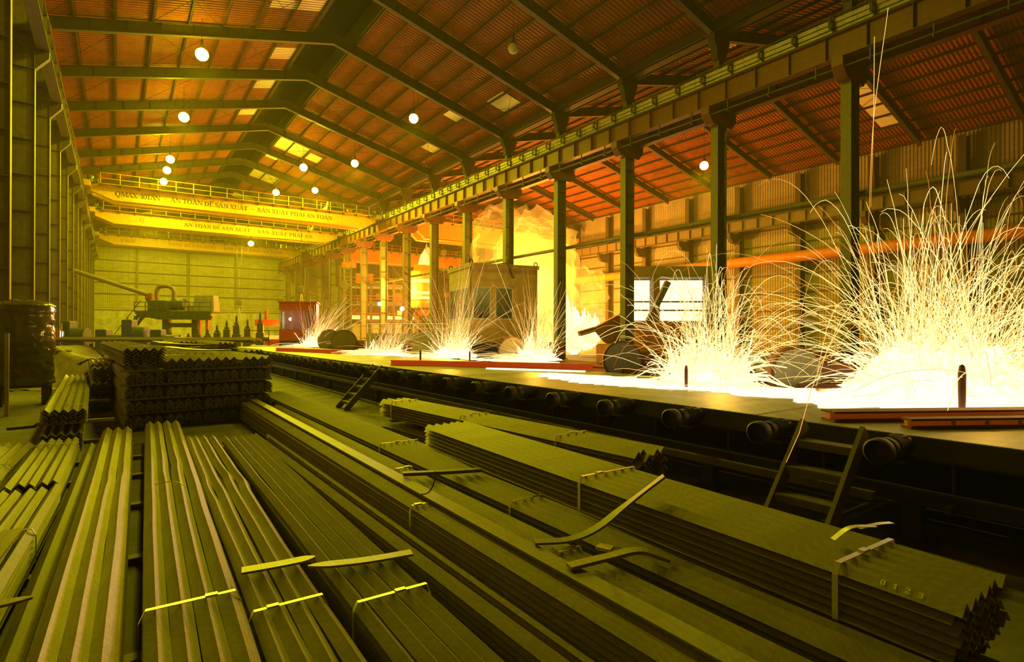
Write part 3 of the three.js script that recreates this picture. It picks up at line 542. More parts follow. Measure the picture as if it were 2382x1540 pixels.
for (const [i, d] of [[0, 1.4], [1, 5.0]]) bearer(3.3, 0, d, 1.0, 0, 0.1, 0.055, `${['near', 'far'][i]} timber bearer under the chalk-numbered pair`);
for (const [i, d] of [[0, 4.2], [1, 8.2]]) bearer(4.05, 0, d, 0.8, 0, 0.1, 0.055, `${['near', 'far'][i]} timber bearer under the pair behind it`);
for (const [i, d] of [[0, 4.2], [1, 8.2]]) bearer(4.1 - i * 0.2, 0.37, d, 0.74, 0, 0.1, 0.05, `${['near', 'far'][i]} timber spacer between the pair of bundles`);
// bearers across the floor under the foreground rows, ends showing in the dark gap
[2.2, 3.6, 5.2, 6.8, 8.2, 9.4].forEach((d, i) => bearer(0.9, 0, d, 4.4, 0, 0.1, 0.05, `${ORD[i]} timber bearer from the camera under the foreground bundles`));

// loose flats, straps and offcuts on the bundles
function flat(label, pts, w, t = 0.012, point = 0, mat = M.bar[2]) {            // a flat bar following points, width in the horizontal plane
  const c = new THREE.CatmullRomCurve3(pts.map(([x, y, d]) => P(x, y, d))), n = 16, pos = [], idx = [];
  for (let i = 0; i <= n; i++) {
    const p = c.getPoint(i / n), tg = c.getTangent(i / n), s = new THREE.Vector3(0, 1, 0).cross(tg).normalize(), up = tg.clone().cross(s);
    const k = point ? Math.min(1, Math.sqrt(Math.max(0.02, (point > 0 ? n - i : i) / 3))) : 1;
    for (const [a, b] of [[-1, 1], [1, 1], [1, -1], [-1, -1]]) { const v = p.clone().addScaledVector(s, a * w / 2 * k).addScaledVector(up, b * t / 2); pos.push(v.x, v.y, v.z); }
  }
  for (let i = 0; i < n; i++) for (let j = 0; j < 4; j++) { const a = i * 4 + j, b = i * 4 + (j + 1) % 4; idx.push(a, b, a + 4, b, b + 4, a + 4); }
  idx.push(0, 2, 1, 0, 3, 2, n * 4, n * 4 + 1, n * 4 + 2, n * 4, n * 4 + 2, n * 4 + 3);
  let g = new THREE.BufferGeometry(); g.setAttribute('position', new THREE.Float32BufferAttribute(pos, 3)); g.setIndex(idx); g = g.toNonIndexed(); g.computeVertexNormals();
  return tag(obj('flat_offcut', g, mat), label, 'steel offcut', 'loose flat offcuts on the bundles');
}
flat('pointed flat offcut lying across the kinked foreground bundle', [[0.63, 0.332, 3.71], [0.85, 0.335, 3.67], [1.05, 0.345, 3.63]], 0.09, 0.014, 1);
flat('square-ended flat offcut lying across the next foreground bundle', [[0.97, 0.345, 3.51], [1.3, 0.33, 3.43], [1.6, 0.335, 3.36]], 0.085, 0.014, -1);
flat('dark flat strip lying across two ridged bundles', [[2.18, 0.475, 4.77], [2.55, 0.47, 4.62], [2.86, 0.475, 4.48]], 0.07, 0.03, 0, M.bar[1]);
flat('upward-curving flat bar springing from the ridged bundles', [[2.17, 0.462, 2.77], [2.38, 0.468, 2.66], [2.55, 0.52, 2.6], [2.72, 0.64, 2.53], [2.92, 0.86, 2.35]], 0.075, 0.014, 0, M.bar[1]);
flat('arched flat strip with drooping end on the outer bundles', [[2.1, 0.465, 2.36], [2.35, 0.48, 2.3], [2.54, 0.5, 2.22], [2.66, 0.46, 2.1]], 0.07, 0.02);
flat('round-ended flat at the wall-side edge of the foreground', [[-0.95, 0.36, 4.0], [-0.65, 0.355, 3.96], [-0.36, 0.36, 3.93]], 0.08, 0.014, 1);
flat('stubby flat offcut lying lengthwise near the wall', [[-0.66, 0.36, 4.6], [-0.63, 0.36, 5.0], [-0.6, 0.36, 5.35]], 0.12, 0.014, 0);
flat('long rounded flat lying on the tall stack behind the short bundle', [[0.95, 1.44, 15], [1.6, 1.37, 14.6], [2.2, 1.37, 14.4]], 0.32, 0.02, 1);
flat('second rounded flat on the tall stack farther back', [[0.9, 1.5, 17.3], [1.6, 1.45, 17.1], [2.1, 1.45, 17]], 0.3, 0.02, 1);
flat('third rounded flat on the tall stack farthest back', [[0.9, 1.5, 19.6], [1.5, 1.45, 19.4], [2.0, 1.45, 19.3]], 0.3, 0.02, 1);
flat('dark round-ended flat poking out under the low wall-side stack', [[-1.3, 0.36, 10.9], [-1.12, 0.37, 10.86], [-0.97, 0.38, 10.83]], 0.09, 0.04, -1, M.dark);
flat('lower dark flat poking out of the low wall-side stack', [[-1.6, 0.07, 10.7], [-1.2, 0.07, 10.65], [-0.97, 0.07, 10.62]], 0.09, 0.04, -1, M.dark);
tag(obj('wire_offcut', tube([P(2.02, 0.47, 4.1), P(2.06, 0.5, 4.02), P(2.1, 0.58, 4.0), P(2.12, 0.66, 4.02)], 0.006, 12, 5), M.wire), 'bent black wire standing up from the broad ridged bundle', 'wire');
tag(obj('wire_offcut', tube([P(0.3, 0.352, 6.2), P(0.45, 0.38, 6.1), P(0.54, 0.352, 5.95)], 0.004, 10, 5), M.strap), 'short curled tie wire on the wire-tied bundle', 'wire');
{ const g = rbox(0.075, 0.022, 0.1, 0.005); const o = obj('metal_clip', g, M.strap); o.position.set(2.45, 0.475, -2.42); o.rotation.y = 0.4; tag(o, 'small shiny clip catching orange light on the bundles', 'clip'); }
flat('broad loose strap end sticking up on the chalk-numbered bundle', [[3.02, 0.73, 1.35], [3.1, 0.79, 1.3], [3.2, 0.80, 1.22]], 0.035, 0.003, 0, M.strap);
flat('short copper-bright strap end on the chalk-numbered bundle', [[3.25, 0.75, 1.32], [3.36, 0.765, 1.27], [3.46, 0.76, 1.24]], 0.03, 0.003, 0, M.strap);

// ---------- roller table ----------
const RX = 5.4, RH = 0.95, RN = -3, RF = 34;
{
  const t = thing('roller_table', 'long raised roller table with yellow-lit deck plates carrying the sparks', 'roller table', [RX, 0, (RN + RF) / 2], 0);
  const L = RF - RN, z0 = L / 2;                       // local z from +L/2 (near) to -L/2 (far)
  obj('edge_beam', merge([box(0.03, 0.16, L, 0.02, RH - 0.1, 0), box(0.3, 0.025, L, 0.16, RH - 0.19, 0)]), M.dark, t);
  obj('lower_beam', merge([box(0.14, 0.02, L, 0.05, 0.5, 0), box(0.02, 0.14, L, 0.05, 0.44, 0)]), M.dark, t);
  obj('inner_beam', box(0.2, 0.7, L, 1.6, 0.45, 0), M.dark, t);
  obj('inner_beam', box(0.2, 0.7, L, 3.0, 0.45, 0), M.dark, t);
  for (let i = 0; i < 12; i++) for (let j = 0; j < 2; j++) obj('deck_plate', new RoundedBoxGeometry(j ? 1.98 : 1.19, 0.016, 3.06, 1, 0.006).translate(j ? 2.2 : 0.6, RH - 0.008 - 0.003 * (j + i % 2), z0 - 1.54 - i * 3.083), M.deck, t);
  const gus = uvm(extrude([[0, 0], [0.34, 0], [0.34, -0.16], [0.12, -0.36], [0, -0.36]], 0.02));
  const leg = uvm(box(0.12, 0.5, 0.14, 0, 0.25, 0)), foot = uvm(box(0.3, 0.03, 0.3, 0, 0.015, 0));
  for (let i = 0; i < 36; i++) {
    const z = z0 - 0.84 - i, m = new THREE.Mesh(gus, M.frame); m.name = 'gusset_plate'; m.position.set(0.05, RH - 0.2, z + 0.32); m.castShadow = m.receiveShadow = true; t.add(m);
    if (i % 2 === 0) { const l = new THREE.Mesh(leg, M.frame); l.name = 'leg'; l.position.set(0.2, 0, z); l.castShadow = l.receiveShadow = true; t.add(l); const f = new THREE.Mesh(foot, M.frame); f.name = 'foot_plate'; f.position.set(0.2, 0, z); t.add(f); }
  }
  obj('guard_rail', box(0.06, 0.07, 20, -0.18, 0.42, -3.5), M.column, t);
  obj('guard_rail', box(0.06, 0.07, 6, -0.18, 0.42, z0 - 9), M.column, t);
  for (let i = 0; i < 14; i++) obj('rail_stay', box(0.24, 0.05, 0.05, -0.05, 0.42, z0 - 6.5 - i * 2), M.frame, t);
}
// geared motors, one per roller
function rollerMotor() {
  const t = thing('roller_motor', '', 'motor', [RX, 0, 0], 0, 'roller drive motors along the table');
  const ax = (g) => g.rotateZ(Math.PI / 2);            // axis along x
  obj('casing', ax(cyl(0.088, 0.34, 16)).translate(-0.07, 0.87, 0), M.dark, t);
  const cowl = obj('fan_cowl', ax(lathe([[0.0, 0.012], [0.07, 0.012], [0.075, 0], [0.1, 0], [0.104, 0.03], [0.104, 0.09], [0.09, 0.1]], 20)).translate(-0.22, 0.87, 0), M.frame, t);
  cowl.position.set(-0.1, 0, 0);
  for (let i = 0; i < 6; i++) obj('cooling_fin', ax(cyl(0.098, 0.008, 14)).translate(-0.15 + i * 0.035, 0.87, 0), M.dark, t);
  obj('terminal_box', box(0.13, 0.05, 0.11, 0.02, 0.93, 0), M.dark, t);
  obj('mount', box(0.25, 0.03, 0.2, -0.03, 0.765, 0), M.frame, t);
  return t;
}
const motor0 = rollerMotor();
for (let i = 0; i < 33; i++) { const o = i ? copyOf(motor0, [RX, 0, 0], 0, '') : motor0; o.position.set(RX - 0.14, 0, -(0.84 + i * 1.0)); o.userData.label = `round-ended roller motor under the deck edge, ${ORD[i]} from the near end`; }
// steps up to the table
function steps(label, x0, x1, d, w, n) {
  const t = thing('steel_steps', label, 'steps', [x1, 0, d], 0, 'steel steps up to the roller table');
  const run = x0 - x1;
  for (const s of [-1, 1]) obj('stringer', bar(new THREE.Vector3(0, 0, s * w / 2), new THREE.Vector3(run, RH + 0.02, s * w / 2), 0.035, 0.13), M.column, t);
  for (let i = 1; i <= n; i++) { const f = i / (n + 0.6); obj('tread', box(0.16, 0.03, w - 0.04, run * f, RH * f, 0), M.column, t); obj('tread_nosing', box(0.012, 0.06, w - 0.04, run * f - 0.08, RH * f - 0.02, 0), M.column, t); }
}
steps('steel steps nearest the camera leading down from the glowing end of the table', 5.16, 4.3, 2.3, 0.5, 4);
steps('small steel steps farther along beside the bundles', 5.16, 4.25, 12.7, 0.55, 5);

// hot bars, guides and posts on the deck
function hotBar(label, a, b, h, w, mat, edge) {
  const t = thing('guide_bar', label, 'steel bar', [a[0], 0, a[1]]);
  const A = new THREE.Vector3(0, RH + h / 2, 0), B = new THREE.Vector3(b[0] - a[0], RH + h / 2, -(b[1] - a[1]));
  obj('web', bar(A, B, w * 0.35, h), mat, t);
  obj('top_flange', bar(A.clone().setY(RH + h), B.clone().setY(RH + h), w, 0.02), edge, t);
  obj('bottom_flange', bar(A.clone().setY(RH + 0.012), B.clone().setY(RH + 0.012), w, 0.02), edge, t);
  return t;
}
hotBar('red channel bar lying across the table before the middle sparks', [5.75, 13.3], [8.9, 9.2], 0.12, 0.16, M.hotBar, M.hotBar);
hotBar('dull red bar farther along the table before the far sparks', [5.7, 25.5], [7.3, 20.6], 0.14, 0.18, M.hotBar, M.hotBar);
hotBar('orange-lit channel lying on the near end of the table', [5.6, 2.55], [7.9, 1.2], 0.09, 0.2, M.sparkGlowBar, M.rust);
{
  const g = hotBar('bolted orange channel in front of the brightest sparks', [5.75, 1.95], [7.6, 0.85], 0.08, 0.12, M.sparkGlowBar, M.rust);
  for (let i = 0; i < 5; i++) obj('bolt', cyl(0.016, 0.03, 6).rotateX(Math.PI / 2).translate(0.35 + i * 0.28, RH + 0.045, 0.35 * 0.6 * (1 + i * 0.8) + 0.04), M.strap, g);
}
[[7.36, 1.98, 0.52, 0.036], [6.98, 5.21, 0.36, 0.026], [7.84, 12.88, 0.34, 0.022], [7.22, 14.62, 0.34, 0.03]].forEach(([x, d, h, r], i) => tag(obj('stop_post', lathe([[0, 0], [r * 0.85, 0], [r, h * 0.4], [r * 1.05, h * 0.8], [r * 0.7, h * 0.96], [0, h]], 12).translate(x, RH, -d), M.rust), `dark upright stop post on the deck, ${ORD[i]} from the camera`, 'post', 'stop posts on the roller table'));

// ---------- saws with round guards ----------
function saw(label, x, d, r, turn) {
  const t = thing('hot_saw', label, 'saw', [x, 0, d], turn, 'hot saws behind the roller table');
  obj('pedestal', merge([box(0.9, 0.75, 0.9, 0.3, 0.375, 0), box(0.6, 0.3, 0.6, 0.3, 0.85, 0)]), M.rust, t);
  obj('blade_guard', merge([cyl(r, 0.22, 28).rotateX(Math.PI / 2), cyl(r * 1.04, 0.03, 28).rotateX(Math.PI / 2).translate(0, 0, 0.11), cyl(r * 0.3, 0.34, 16).rotateX(Math.PI / 2)]).translate(0, RH + r * 0.55, 0), M.rust, t);
  obj('blade', (() => { const pts = []; for (let i = 0; i < 80; i++) { const a = i / 80 * Math.PI * 2, q = r * (i % 2 ? 0.92 : 0.97); pts.push([Math.cos(a) * q, Math.sin(a) * q]); } return extrude(pts, 0.012).translate(0, RH + r * 0.55, 0.17); })(), M.bar[1], t);
  obj('motor', cyl(0.2, 0.6, 16).rotateZ(Math.PI / 2).translate(0.65, 1.2, -0.1), M.rust, t);
  return t;
}
const SAWS = [[9.6, 30.6, 0.62], [9.0, 26.4, 0.6], [9.0, 21.2, 0.5], [9.2, 17.0, 0.42], [10.1, 14.0, 0.46], [9.2, 8.6, 0.42], [8.9, 4.6, 0.4]];
SAWS.forEach(([x, d, r], i) => saw(`rust-brown round-guarded hot saw, ${ORD[SAWS.length - 1 - i]} from the camera`, x, d, r, -35 * D));

// ---------- sparks ----------
const sparkMat = new THREE.MeshBasicMaterial({ vertexColors: true, side: THREE.DoubleSide, fog: false });
const hot = [[2.0, 1.65, 0.8], [1.8, 1.25, 0.36], [1.2, 0.48, 0.07], [0.7, 0.17, 0.01]];
function heat(t) { const f = Math.min(2.999, t * 3), i = Math.floor(f), k = f - i; return hot[i].map((c, j) => c + (hot[i + 1][j] - c) * k); }
function filament(out, pts, rad, h0, h1) {            // a thin three-sided glowing thread
  const n = pts.length - 1, ring = [];
  for (let i = 0; i <= n; i++) {
    const a = pts[Math.max(0, i - 1)], b = pts[Math.min(n, i + 1)], t = b.clone().sub(a).normalize(), s = Math.abs(t.y) < 0.9 ? new THREE.Vector3(0, 1, 0) : new THREE.Vector3(1, 0, 0), u = t.clone().cross(s).normalize(), v = t.clone().cross(u), r = rad * (0.65 + 0.35 * Math.sin(Math.PI * Math.min(1, (i + 0.6) / (n + 0.6))));
    ring.push([0, 2.094, 4.189].map((q) => pts[i].clone().addScaledVector(u, Math.cos(q) * r).addScaledVector(v, Math.sin(q) * r)));
  }
  const base = out.pos.length / 3;
  for (let i = 0; i <= n; i++) { const c = heat(h0 + (h1 - h0) * i / n); for (const p of ring[i]) { out.pos.push(p.x, p.y, p.z); out.col.push(...c); } }
  for (let i = 0; i < n; i++) for (let j = 0; j < 3; j++) { const a = base + i * 3 + j, b = base + i * 3 + (j + 1) % 3; out.idx.push(a, b, a + 3, b, b + 3, a + 3); }
}
const newOut = () => ({ pos: [], col: [], idx: [] });
function sparkMesh(name, out, parent) {
  const g = new THREE.BufferGeometry(); g.setAttribute('position', new THREE.Float32BufferAttribute(out.pos, 3)); g.setAttribute('color', new THREE.Float32BufferAttribute(out.col, 3)); g.setIndex(out.idx);
  const m = new THREE.Mesh(g, sparkMat); m.name = name; m.userData.kind = 'stuff'; parent.add(m); return m;
}
// o: speed range, lean of the fan [x, d], spread, n threads, thread radius, wobble
function sparks(label, x, d, o) {
  const t = thing('fire_spark_shower', label, 'sparks', [x, RH, d], 0, 'spark showers along the roller table', 'stuff');
  const out = newOut(), g = o.g ?? 3.2;
  const fly = (p0, v, t0, t1, seg, rad, h0, h1, wob) => {
    const pts = [], w1 = rr(0, 50), kd = rr(0.25, 0.8);
    for (let i = 0; i <= seg; i++) {
      const s = t0 + (t1 - t0) * i / seg, e = (1 - Math.exp(-kd * s)) / kd;
      const p = new THREE.Vector3(p0.x + v.x * e, p0.y + v.y * e - 0.5 * g * s * s, p0.z + v.z * e);
      if (p.y < 0.008) { p.y = 0.008; pts.push(p); break; }
      p.x += wob * noise.noise(s * 45, w1, 0.3); p.y += wob * 0.8 * noise.noise(s * 45, w1 + 9, 0.7); p.z += wob * noise.noise(s * 45, w1 + 20, 0.1); if (p.y < 0.008) p.y = 0.008;
      pts.push(p);
    }
    if (pts.length > 1) filament(out, pts, rad, h0, h1);
  };
  for (let i = 0; i < o.n; i++) {
    const p0 = new THREE.Vector3(rr(-1, 1) * o.src[0], rr(0, 0.12), rr(-1, 1) * o.src[1]);
    const fr = Math.pow(rnd(), 2.4), az = rr(0, Math.PI * 2), sp = o.speed[0] + (o.speed[1] - o.speed[0]) * fr;
    const el = Math.max(0.03, Math.PI / 2 - Math.abs(gauss()) * (o.flat ?? 1.5) * (1 - 0.34 * fr));
    const v = new THREE.Vector3(Math.cos(el) * Math.cos(az) + o.lean[0], Math.sin(el), Math.cos(el) * Math.sin(az) - o.lean[1]).normalize().multiplyScalar(sp);
    const life = Math.min(rr(0.3, 1.0) * Math.min(1.6, sp * 0.42), (rnd() < 0.5 ? rr(0.4, 0.85) : rr(0.85, 1.35)) * Math.min(1.1, v.y / g) + 0.08), late = rnd() < 0.35 ? rr(0.0, 0.35) : 0;
    fly(p0, v, late, late + life, o.seg ?? 9, o.rad * rr(0.4, 1.0), rr(0, 0.3) + late * 0.4 + (o.cool ?? 0) * 0.6, Math.min(1, (o.cool ?? 0) + (rnd() < 0.5 ? rr(0.1, 0.5) : rr(0.5, 1))), o.wob ?? 0.03);
  }
  for (let i = 0; i < o.core; i++) {                  // thick white-hot burst near the cut
    const p0 = new THREE.Vector3(rr(-1, 1) * o.src[0] * 1.2, rr(0, 0.08), rr(-1, 1) * o.src[1] * 1.2);
    const el = rr(0.05, 1.5), az = rr(0, Math.PI * 2), sp = o.coreSpeed * (0.3 + 0.9 * Math.pow(rnd(), 1.2)) * (0.55 + 0.55 * Math.sin(el));
    const v = new THREE.Vector3(Math.cos(el) * Math.cos(az) + o.lean[0], Math.sin(el), Math.cos(el) * Math.sin(az) - o.lean[1]).normalize().multiplyScalar(sp);
    fly(p0, v, 0, rr(0.25, 0.7), 4, o.rad * rr(1.6, 3.2), 0, 0.1, o.wob ?? 0.02);
  }
  for (let i = 0; i < (o.skid ?? 0); i++) {           // low threads skidding along the deck
    const p0 = new THREE.Vector3(rr(-1, 1) * o.src[0], rr(0.01, 0.06), rr(-1, 1) * o.src[1]), az = o.skidDir + gauss() * (o.skidSpread ?? 0.9), sp = rr(0.4, o.skidSpeed ?? 2.6);
    fly(p0, new THREE.Vector3(Math.cos(az) * sp, rr(0.05, 0.5), -Math.sin(az) * sp), rr(0, 0.4), rr(0.5, 1.1), 5, o.rad * rr(0.6, 1.3), 0.05, rr(0.2, 0.7), 0.015);
  }
  for (const [a, b, c] of o.tall ?? []) { const q = new THREE.CatmullRomCurve3([a, b, c].map(([X, Y, DD]) => P(X - x, Y - RH, DD - d))); filament(out, q.getPoints(16), o.rad * 0.8, 0.75, 0.35); }
  sparkMesh('spark_threads', out, t);
  // glowing lump added to fill the overexposed white at the spark source
  const b = new THREE.SphereGeometry(1, 90, 40, 0, Math.PI * 2, 0, Math.PI / 2), p = b.attributes.position, [bx, by, bz] = o.blob;
  for (let i = 0; i < p.count; i++) { const X = p.getX(i), Y = p.getY(i), Z = p.getZ(i), k = 1 + 0.45 * noise.noise(X * 2.6 + x, Y * 2.6, Z * 2.6 + d) + 0.3 * noise.noise(X * 7, Y * 7 + x, Z * 7) + 0.15 * noise.noise(X * 15, Y * 15 + x, Z * 15); p.setXYZ(i, X * k * bx, Math.max(0.004, Math.pow(Y, o.pow ?? 1.6) * k * by), Z * k * bz); }
  b.computeVertexNormals();
  const bm = new THREE.Mesh(b, M.hotWhite); bm.name = 'white_spark_core'; bm.userData.kind = 'stuff'; t.add(bm);
  const l = new THREE.PointLight(SPARK, SPARK_POWER * o.light, 0, 2); l.name = 'spark_light'; l.position.set(-0.5, by + 0.3, 0.6); l.castShadow = true; l.shadow.radius = 8; t.add(l);
}
sparks('largest spark shower at the near end of the table beside the tall stop post', 8.65, 2.58, { n: 1890, core: 1620, src: [0.5, 0.5], speed: [0.8, 5.8], lean: [0.05, 0.0], rad: 0.0048, wob: 0.014, coreSpeed: 2.4, blob: [0.95, 0.6, 0.9], light: 1.6, skid: 1260, skidDir: 2.2, skidSpread: 1.2, skidSpeed: 3.2, seg: 12, tall: [[[7.76, 3.2, 3.04], [7.8, 4.5, 3.0], [7.97, 5.94, 2.9]], [[7.77, 3.4, 3.02], [7.8, 4.6, 3.0], [7.82, 5.57, 3.0]], [[8.0, 1.9, 2.9], [7.86, 2.6, 2.98], [7.76, 3.2, 3.04]]] });
sparks('spark shower spilling in from beyond the near end of the table', 8.75, 1.6, { n: 810, core: 630, src: [0.5, 0.5], speed: [0.8, 4.6], lean: [0.1, -0.1], rad: 0.0045, wob: 0.014, coreSpeed: 2.0, blob: [0.8, 0.4, 0.8], light: 1.0, skid: 270, skidDir: 3, seg: 9 });
sparks('second spark shower from the camera beside the short stop post', 7.9, 5.5, { n: 1124, core: 900, src: [0.4, 0.45], speed: [0.8, 4.8], lean: [0.05, 0.05], rad: 0.0048, wob: 0.014, coreSpeed: 2.2, blob: [0.62, 0.3, 0.55], light: 1.2, skid: 810, skidDir: 3.4, skidSpread: 1.1, skidSpeed: 3.4, seg: 11 });
sparks('spark fan in front of the round-guarded saw by the pale cabin', 10.3, 13.1, { n: 558, core: 270, src: [0.35, 0.3], flat: 1.5, cool: 0.22, speed: [0.7, 4.0], lean: [0.12, 0.0], rad: 0.005, wob: 0.015, coreSpeed: 1.8, blob: [0.7, 0.3, 0.55], light: 7, skid: 144, skidDir: 3.1, g: 0.5, seg: 5 });
sparks('spark fan left of the pale cabin window', 9.1, 16.0, { n: 684, core: 270, src: [0.35, 0.3], flat: 1.5, cool: 0.22, speed: [0.7, 4.6], lean: [0.15, -0.05], rad: 0.005, wob: 0.015, coreSpeed: 1.8, blob: [0.75, 0.3, 0.6], light: 7, skid: 144, skidDir: 3.1, g: 0.5, seg: 5 });
sparks('low spark fan between the pale cabin and the far shower', 8.2, 19.6, { n: 378, core: 143, src: [0.5, 0.5], flat: 1.5, cool: 0.3, speed: [0.6, 3.2], lean: [0.3, -0.1], rad: 0.006, wob: 0.015, coreSpeed: 1.2, blob: [0.7, 0.12, 0.9], light: 0.5, skid: 270, skidDir: 3.1, g: 0.6, seg: 5 });
sparks('farthest spark fan before the red cab', 9.0, 31.6, { n: 630, core: 233, src: [0.45, 0.4], flat: 1.3, cool: 0.25, speed: [0.8, 4.4], lean: [0.5, -0.1], rad: 0.008, wob: 0.02, coreSpeed: 2.2, blob: [0.6, 0.5, 0.5], light: 0.7, skid: 108, skidDir: 3.1, g: 0.6, seg: 5 });
// glowing metal spread over the deck between the cuts
function pool(label, x0, d0, x1, d1, w) {
  const a = P(x0, RH + 0.006, d0), b = P(x1, RH + 0.006, d1), n = 40, pos = [], idx = [], dir = b.clone().sub(a), s = new THREE.Vector3(0, 1, 0).cross(dir).normalize();
  for (let i = 0; i <= n; i++) { const c = a.clone().addScaledVector(dir, i / n), wl = w * Math.sqrt(Math.sin(Math.PI * Math.min(0.97, Math.max(0.03, i / n)))) * (0.8 + 0.5 * noise.noise(i * 0.4, x0, 1)), wr = w * Math.sqrt(Math.sin(Math.PI * Math.min(0.97, Math.max(0.03, i / n)))) * (0.8 + 0.5 * noise.noise(i * 0.4, x0, 5)); for (const [q, y] of [[-wl, 0], [-wl * 0.5, 0.03], [wr * 0.5, 0.03], [wr, 0]]) { const v = c.clone().addScaledVector(s, q); pos.push(v.x, v.y + y, v.z); } }
  for (let i = 0; i < n; i++) for (let j = 0; j < 3; j++) { const q = i * 4 + j; idx.push(q, q + 1, q + 4, q + 1, q + 5, q + 4); }
  const g = new THREE.BufferGeometry(); g.setAttribute('position', new THREE.Float32BufferAttribute(pos, 3)); g.setIndex(idx); g.computeVertexNormals();
  tag(obj('hot_metal_pool', g, M.hotWhite, scene, false), label, 'molten metal', undefined, 'stuff');
}
pool('white-hot metal spread along the deck below the largest shower', 7.5, 5.2, 7.9, 0.9, 1.3);
pool('white-hot metal spread below the second shower', 7.0, 8.6, 7.2, 4.8, 0.95);
pool('white-hot metal running along the deck below the cabin sparks', 8.9, 15.0, 9.8, 11.5, 0.55);
pool('white-hot metal running along the deck before the fourth fan', 7.7, 21.5, 8.7, 15.8, 0.5);
pool('thin bright metal strip lying behind the red channel bar', 6.9, 10.6, 8.1, 8.6, 0.14);

// ---------- control cabins ----------
{
  const t = thing('control_cabin', 'pale yellow control cabin with large windows behind the sparks', 'cabin', [10.43, 0, 17.13], -12.2 * D);   // local x along its front, -z back, origin at the near corner
  const W = 2.72, H0 = 1.35, H1 = 4.2, DP = 2.6;
  obj('floor_frame', merge([box(W, 0.14, DP, W / 2, H0, DP / 2)]), M.frame, t);
  for (const [x, d] of [[0.1, 0.1], [W - 0.1, 0.1], [0.1, DP - 0.1], [W - 0.1, DP - 0.1]]) obj('leg', box(0.16, H0, 0.16, x, H0 / 2, d), M.frame, t);
  obj('skirt', merge([box(W - 0.2, 1.1, 0.04, W / 2, 0.75, 0.12)]), M.frame, t);
  const ww = 2.27, wt = 3.47;
  obj('front_panel', merge([box(W, ww - H0, 0.06, W / 2, (H0 + ww) / 2, 0.03), box(W, H1 - wt, 0.06, W / 2, (H1 + wt) / 2, 0.03), box(1.0, wt - ww, 0.06, W - 0.5, (ww + wt) / 2, 0.03), box(0.1, wt - ww, 0.06, 0.05, (ww + wt) / 2, 0.03), box(0.16, wt - ww, 0.06, 0.9, (ww + wt) / 2, 0.03)]), M.cabin, t);
  obj('side_panel', merge([box(0.06, ww - H0, DP, 0.03, (H0 + ww) / 2, DP / 2), box(0.06, H1 - wt, DP, 0.03, (H1 + wt) / 2, DP / 2), box(0.06, wt - ww, 0.12, 0.03, (ww + wt) / 2, DP - 0.06), box(0.06, wt - ww, 0.1, 0.03, (ww + wt) / 2, 0.05)]), M.cabin, t);
  obj('back_panel', merge([box(W, H1 - H0, 0.06, W / 2, (H0 + H1) / 2, DP - 0.03), box(0.06, H1 - H0, DP, W - 0.03, (H0 + H1) / 2, DP / 2)]), M.cabin, t);
  obj('roof_panel', merge([box(W + 0.12, 0.05, DP + 0.12, W / 2, H1 + 0.1, DP / 2), box(W + 0.1, 0.1, DP + 0.1, W / 2, H1 + 0.03, DP / 2)]), M.cabin, t);
  for (const [x, d] of [[0.05, 0.05], [W - 0.05, 0.05], [0.05, DP - 0.1]]) obj('lifting_lug', new THREE.TorusGeometry(0.07, 0.02, 8, 14).translate(x, H1 + 0.19, -d), M.dark, t);
  for (const [x0, x1] of [[0.1, 0.82], [0.98, 1.72]]) {
    const f = obj('window_frame', merge([box(x1 - x0, 0.05, 0.07, (x0 + x1) / 2, wt - 0.02, 0.02), box(x1 - x0, 0.05, 0.07, (x0 + x1) / 2, ww + 0.02, 0.02), box(0.05, wt - ww, 0.07, x0 + 0.02, (ww + wt) / 2, 0.02), box(0.05, wt - ww, 0.07, x1 - 0.02, (ww + wt) / 2, 0.02)]), M.pale, t);
    obj('pane', box(x1 - x0 - 0.06, wt - ww - 0.06, 0.006, (x0 + x1) / 2, (ww + wt) / 2, 0.03), M.glass, f);
  }
  { const f = obj('window_frame', merge([box(0.07, 0.05, DP - 0.3, 0.02, wt - 0.02, DP / 2), box(0.07, 0.05, DP - 0.3, 0.02, ww + 0.02, DP / 2), ...[0.14, 0.85, 1.55, DP - 0.14].map((d) => box(0.07, wt - ww, 0.05, 0.02, (ww + wt) / 2, d))]), M.pale, t); for (const d of [0.5, 1.2, 2.0]) obj('pane', box(0.006, wt - ww - 0.06, d === 2.0 ? 0.85 : 0.64, 0.03, (ww + wt) / 2, d), M.glass, f); }
  obj('lifting_sling', tube([new THREE.Vector3(0.95, H1 + 0.13, -1), new THREE.Vector3(1.25, H1 + 0.18, -0.5), new THREE.Vector3(1.45, H1 + 0.12, 0.08), new THREE.Vector3(1.62, H1 - 0.25, 0.1), new THREE.Vector3(1.72, H1 - 0.38, 0.1), new THREE.Vector3(1.62, H1 - 0.36, 0.1), new THREE.Vector3(1.5, H1 - 0.05, 0.1)], 0.02, 40, 6), M.dark, t);
  const desk = obj('control_desk', merge([box(1.7, 0.7, 0.6, 1.0, H0 + 0.45, 0.6), box(0.5, 0.35, 0.1, 0.6, H0 + 1.0, 0.7)]), M.grey, t);
  obj('ceiling_lamp', box(0.7, 0.05, 0.12, 1.35, H1 - 0.3, 1.6), M.bulbSoft = glow(0.95, 0.98, 0.9, 3.2), t);
  const l = new THREE.PointLight(new THREE.Color(1, 0.85, 0.35), 1.6, 0, 2); l.name = 'cabin_light'; l.position.set(1.35, H1 - 0.5, -1.6); l.castShadow = true; l.shadow.radius = 5; t.add(l);
}
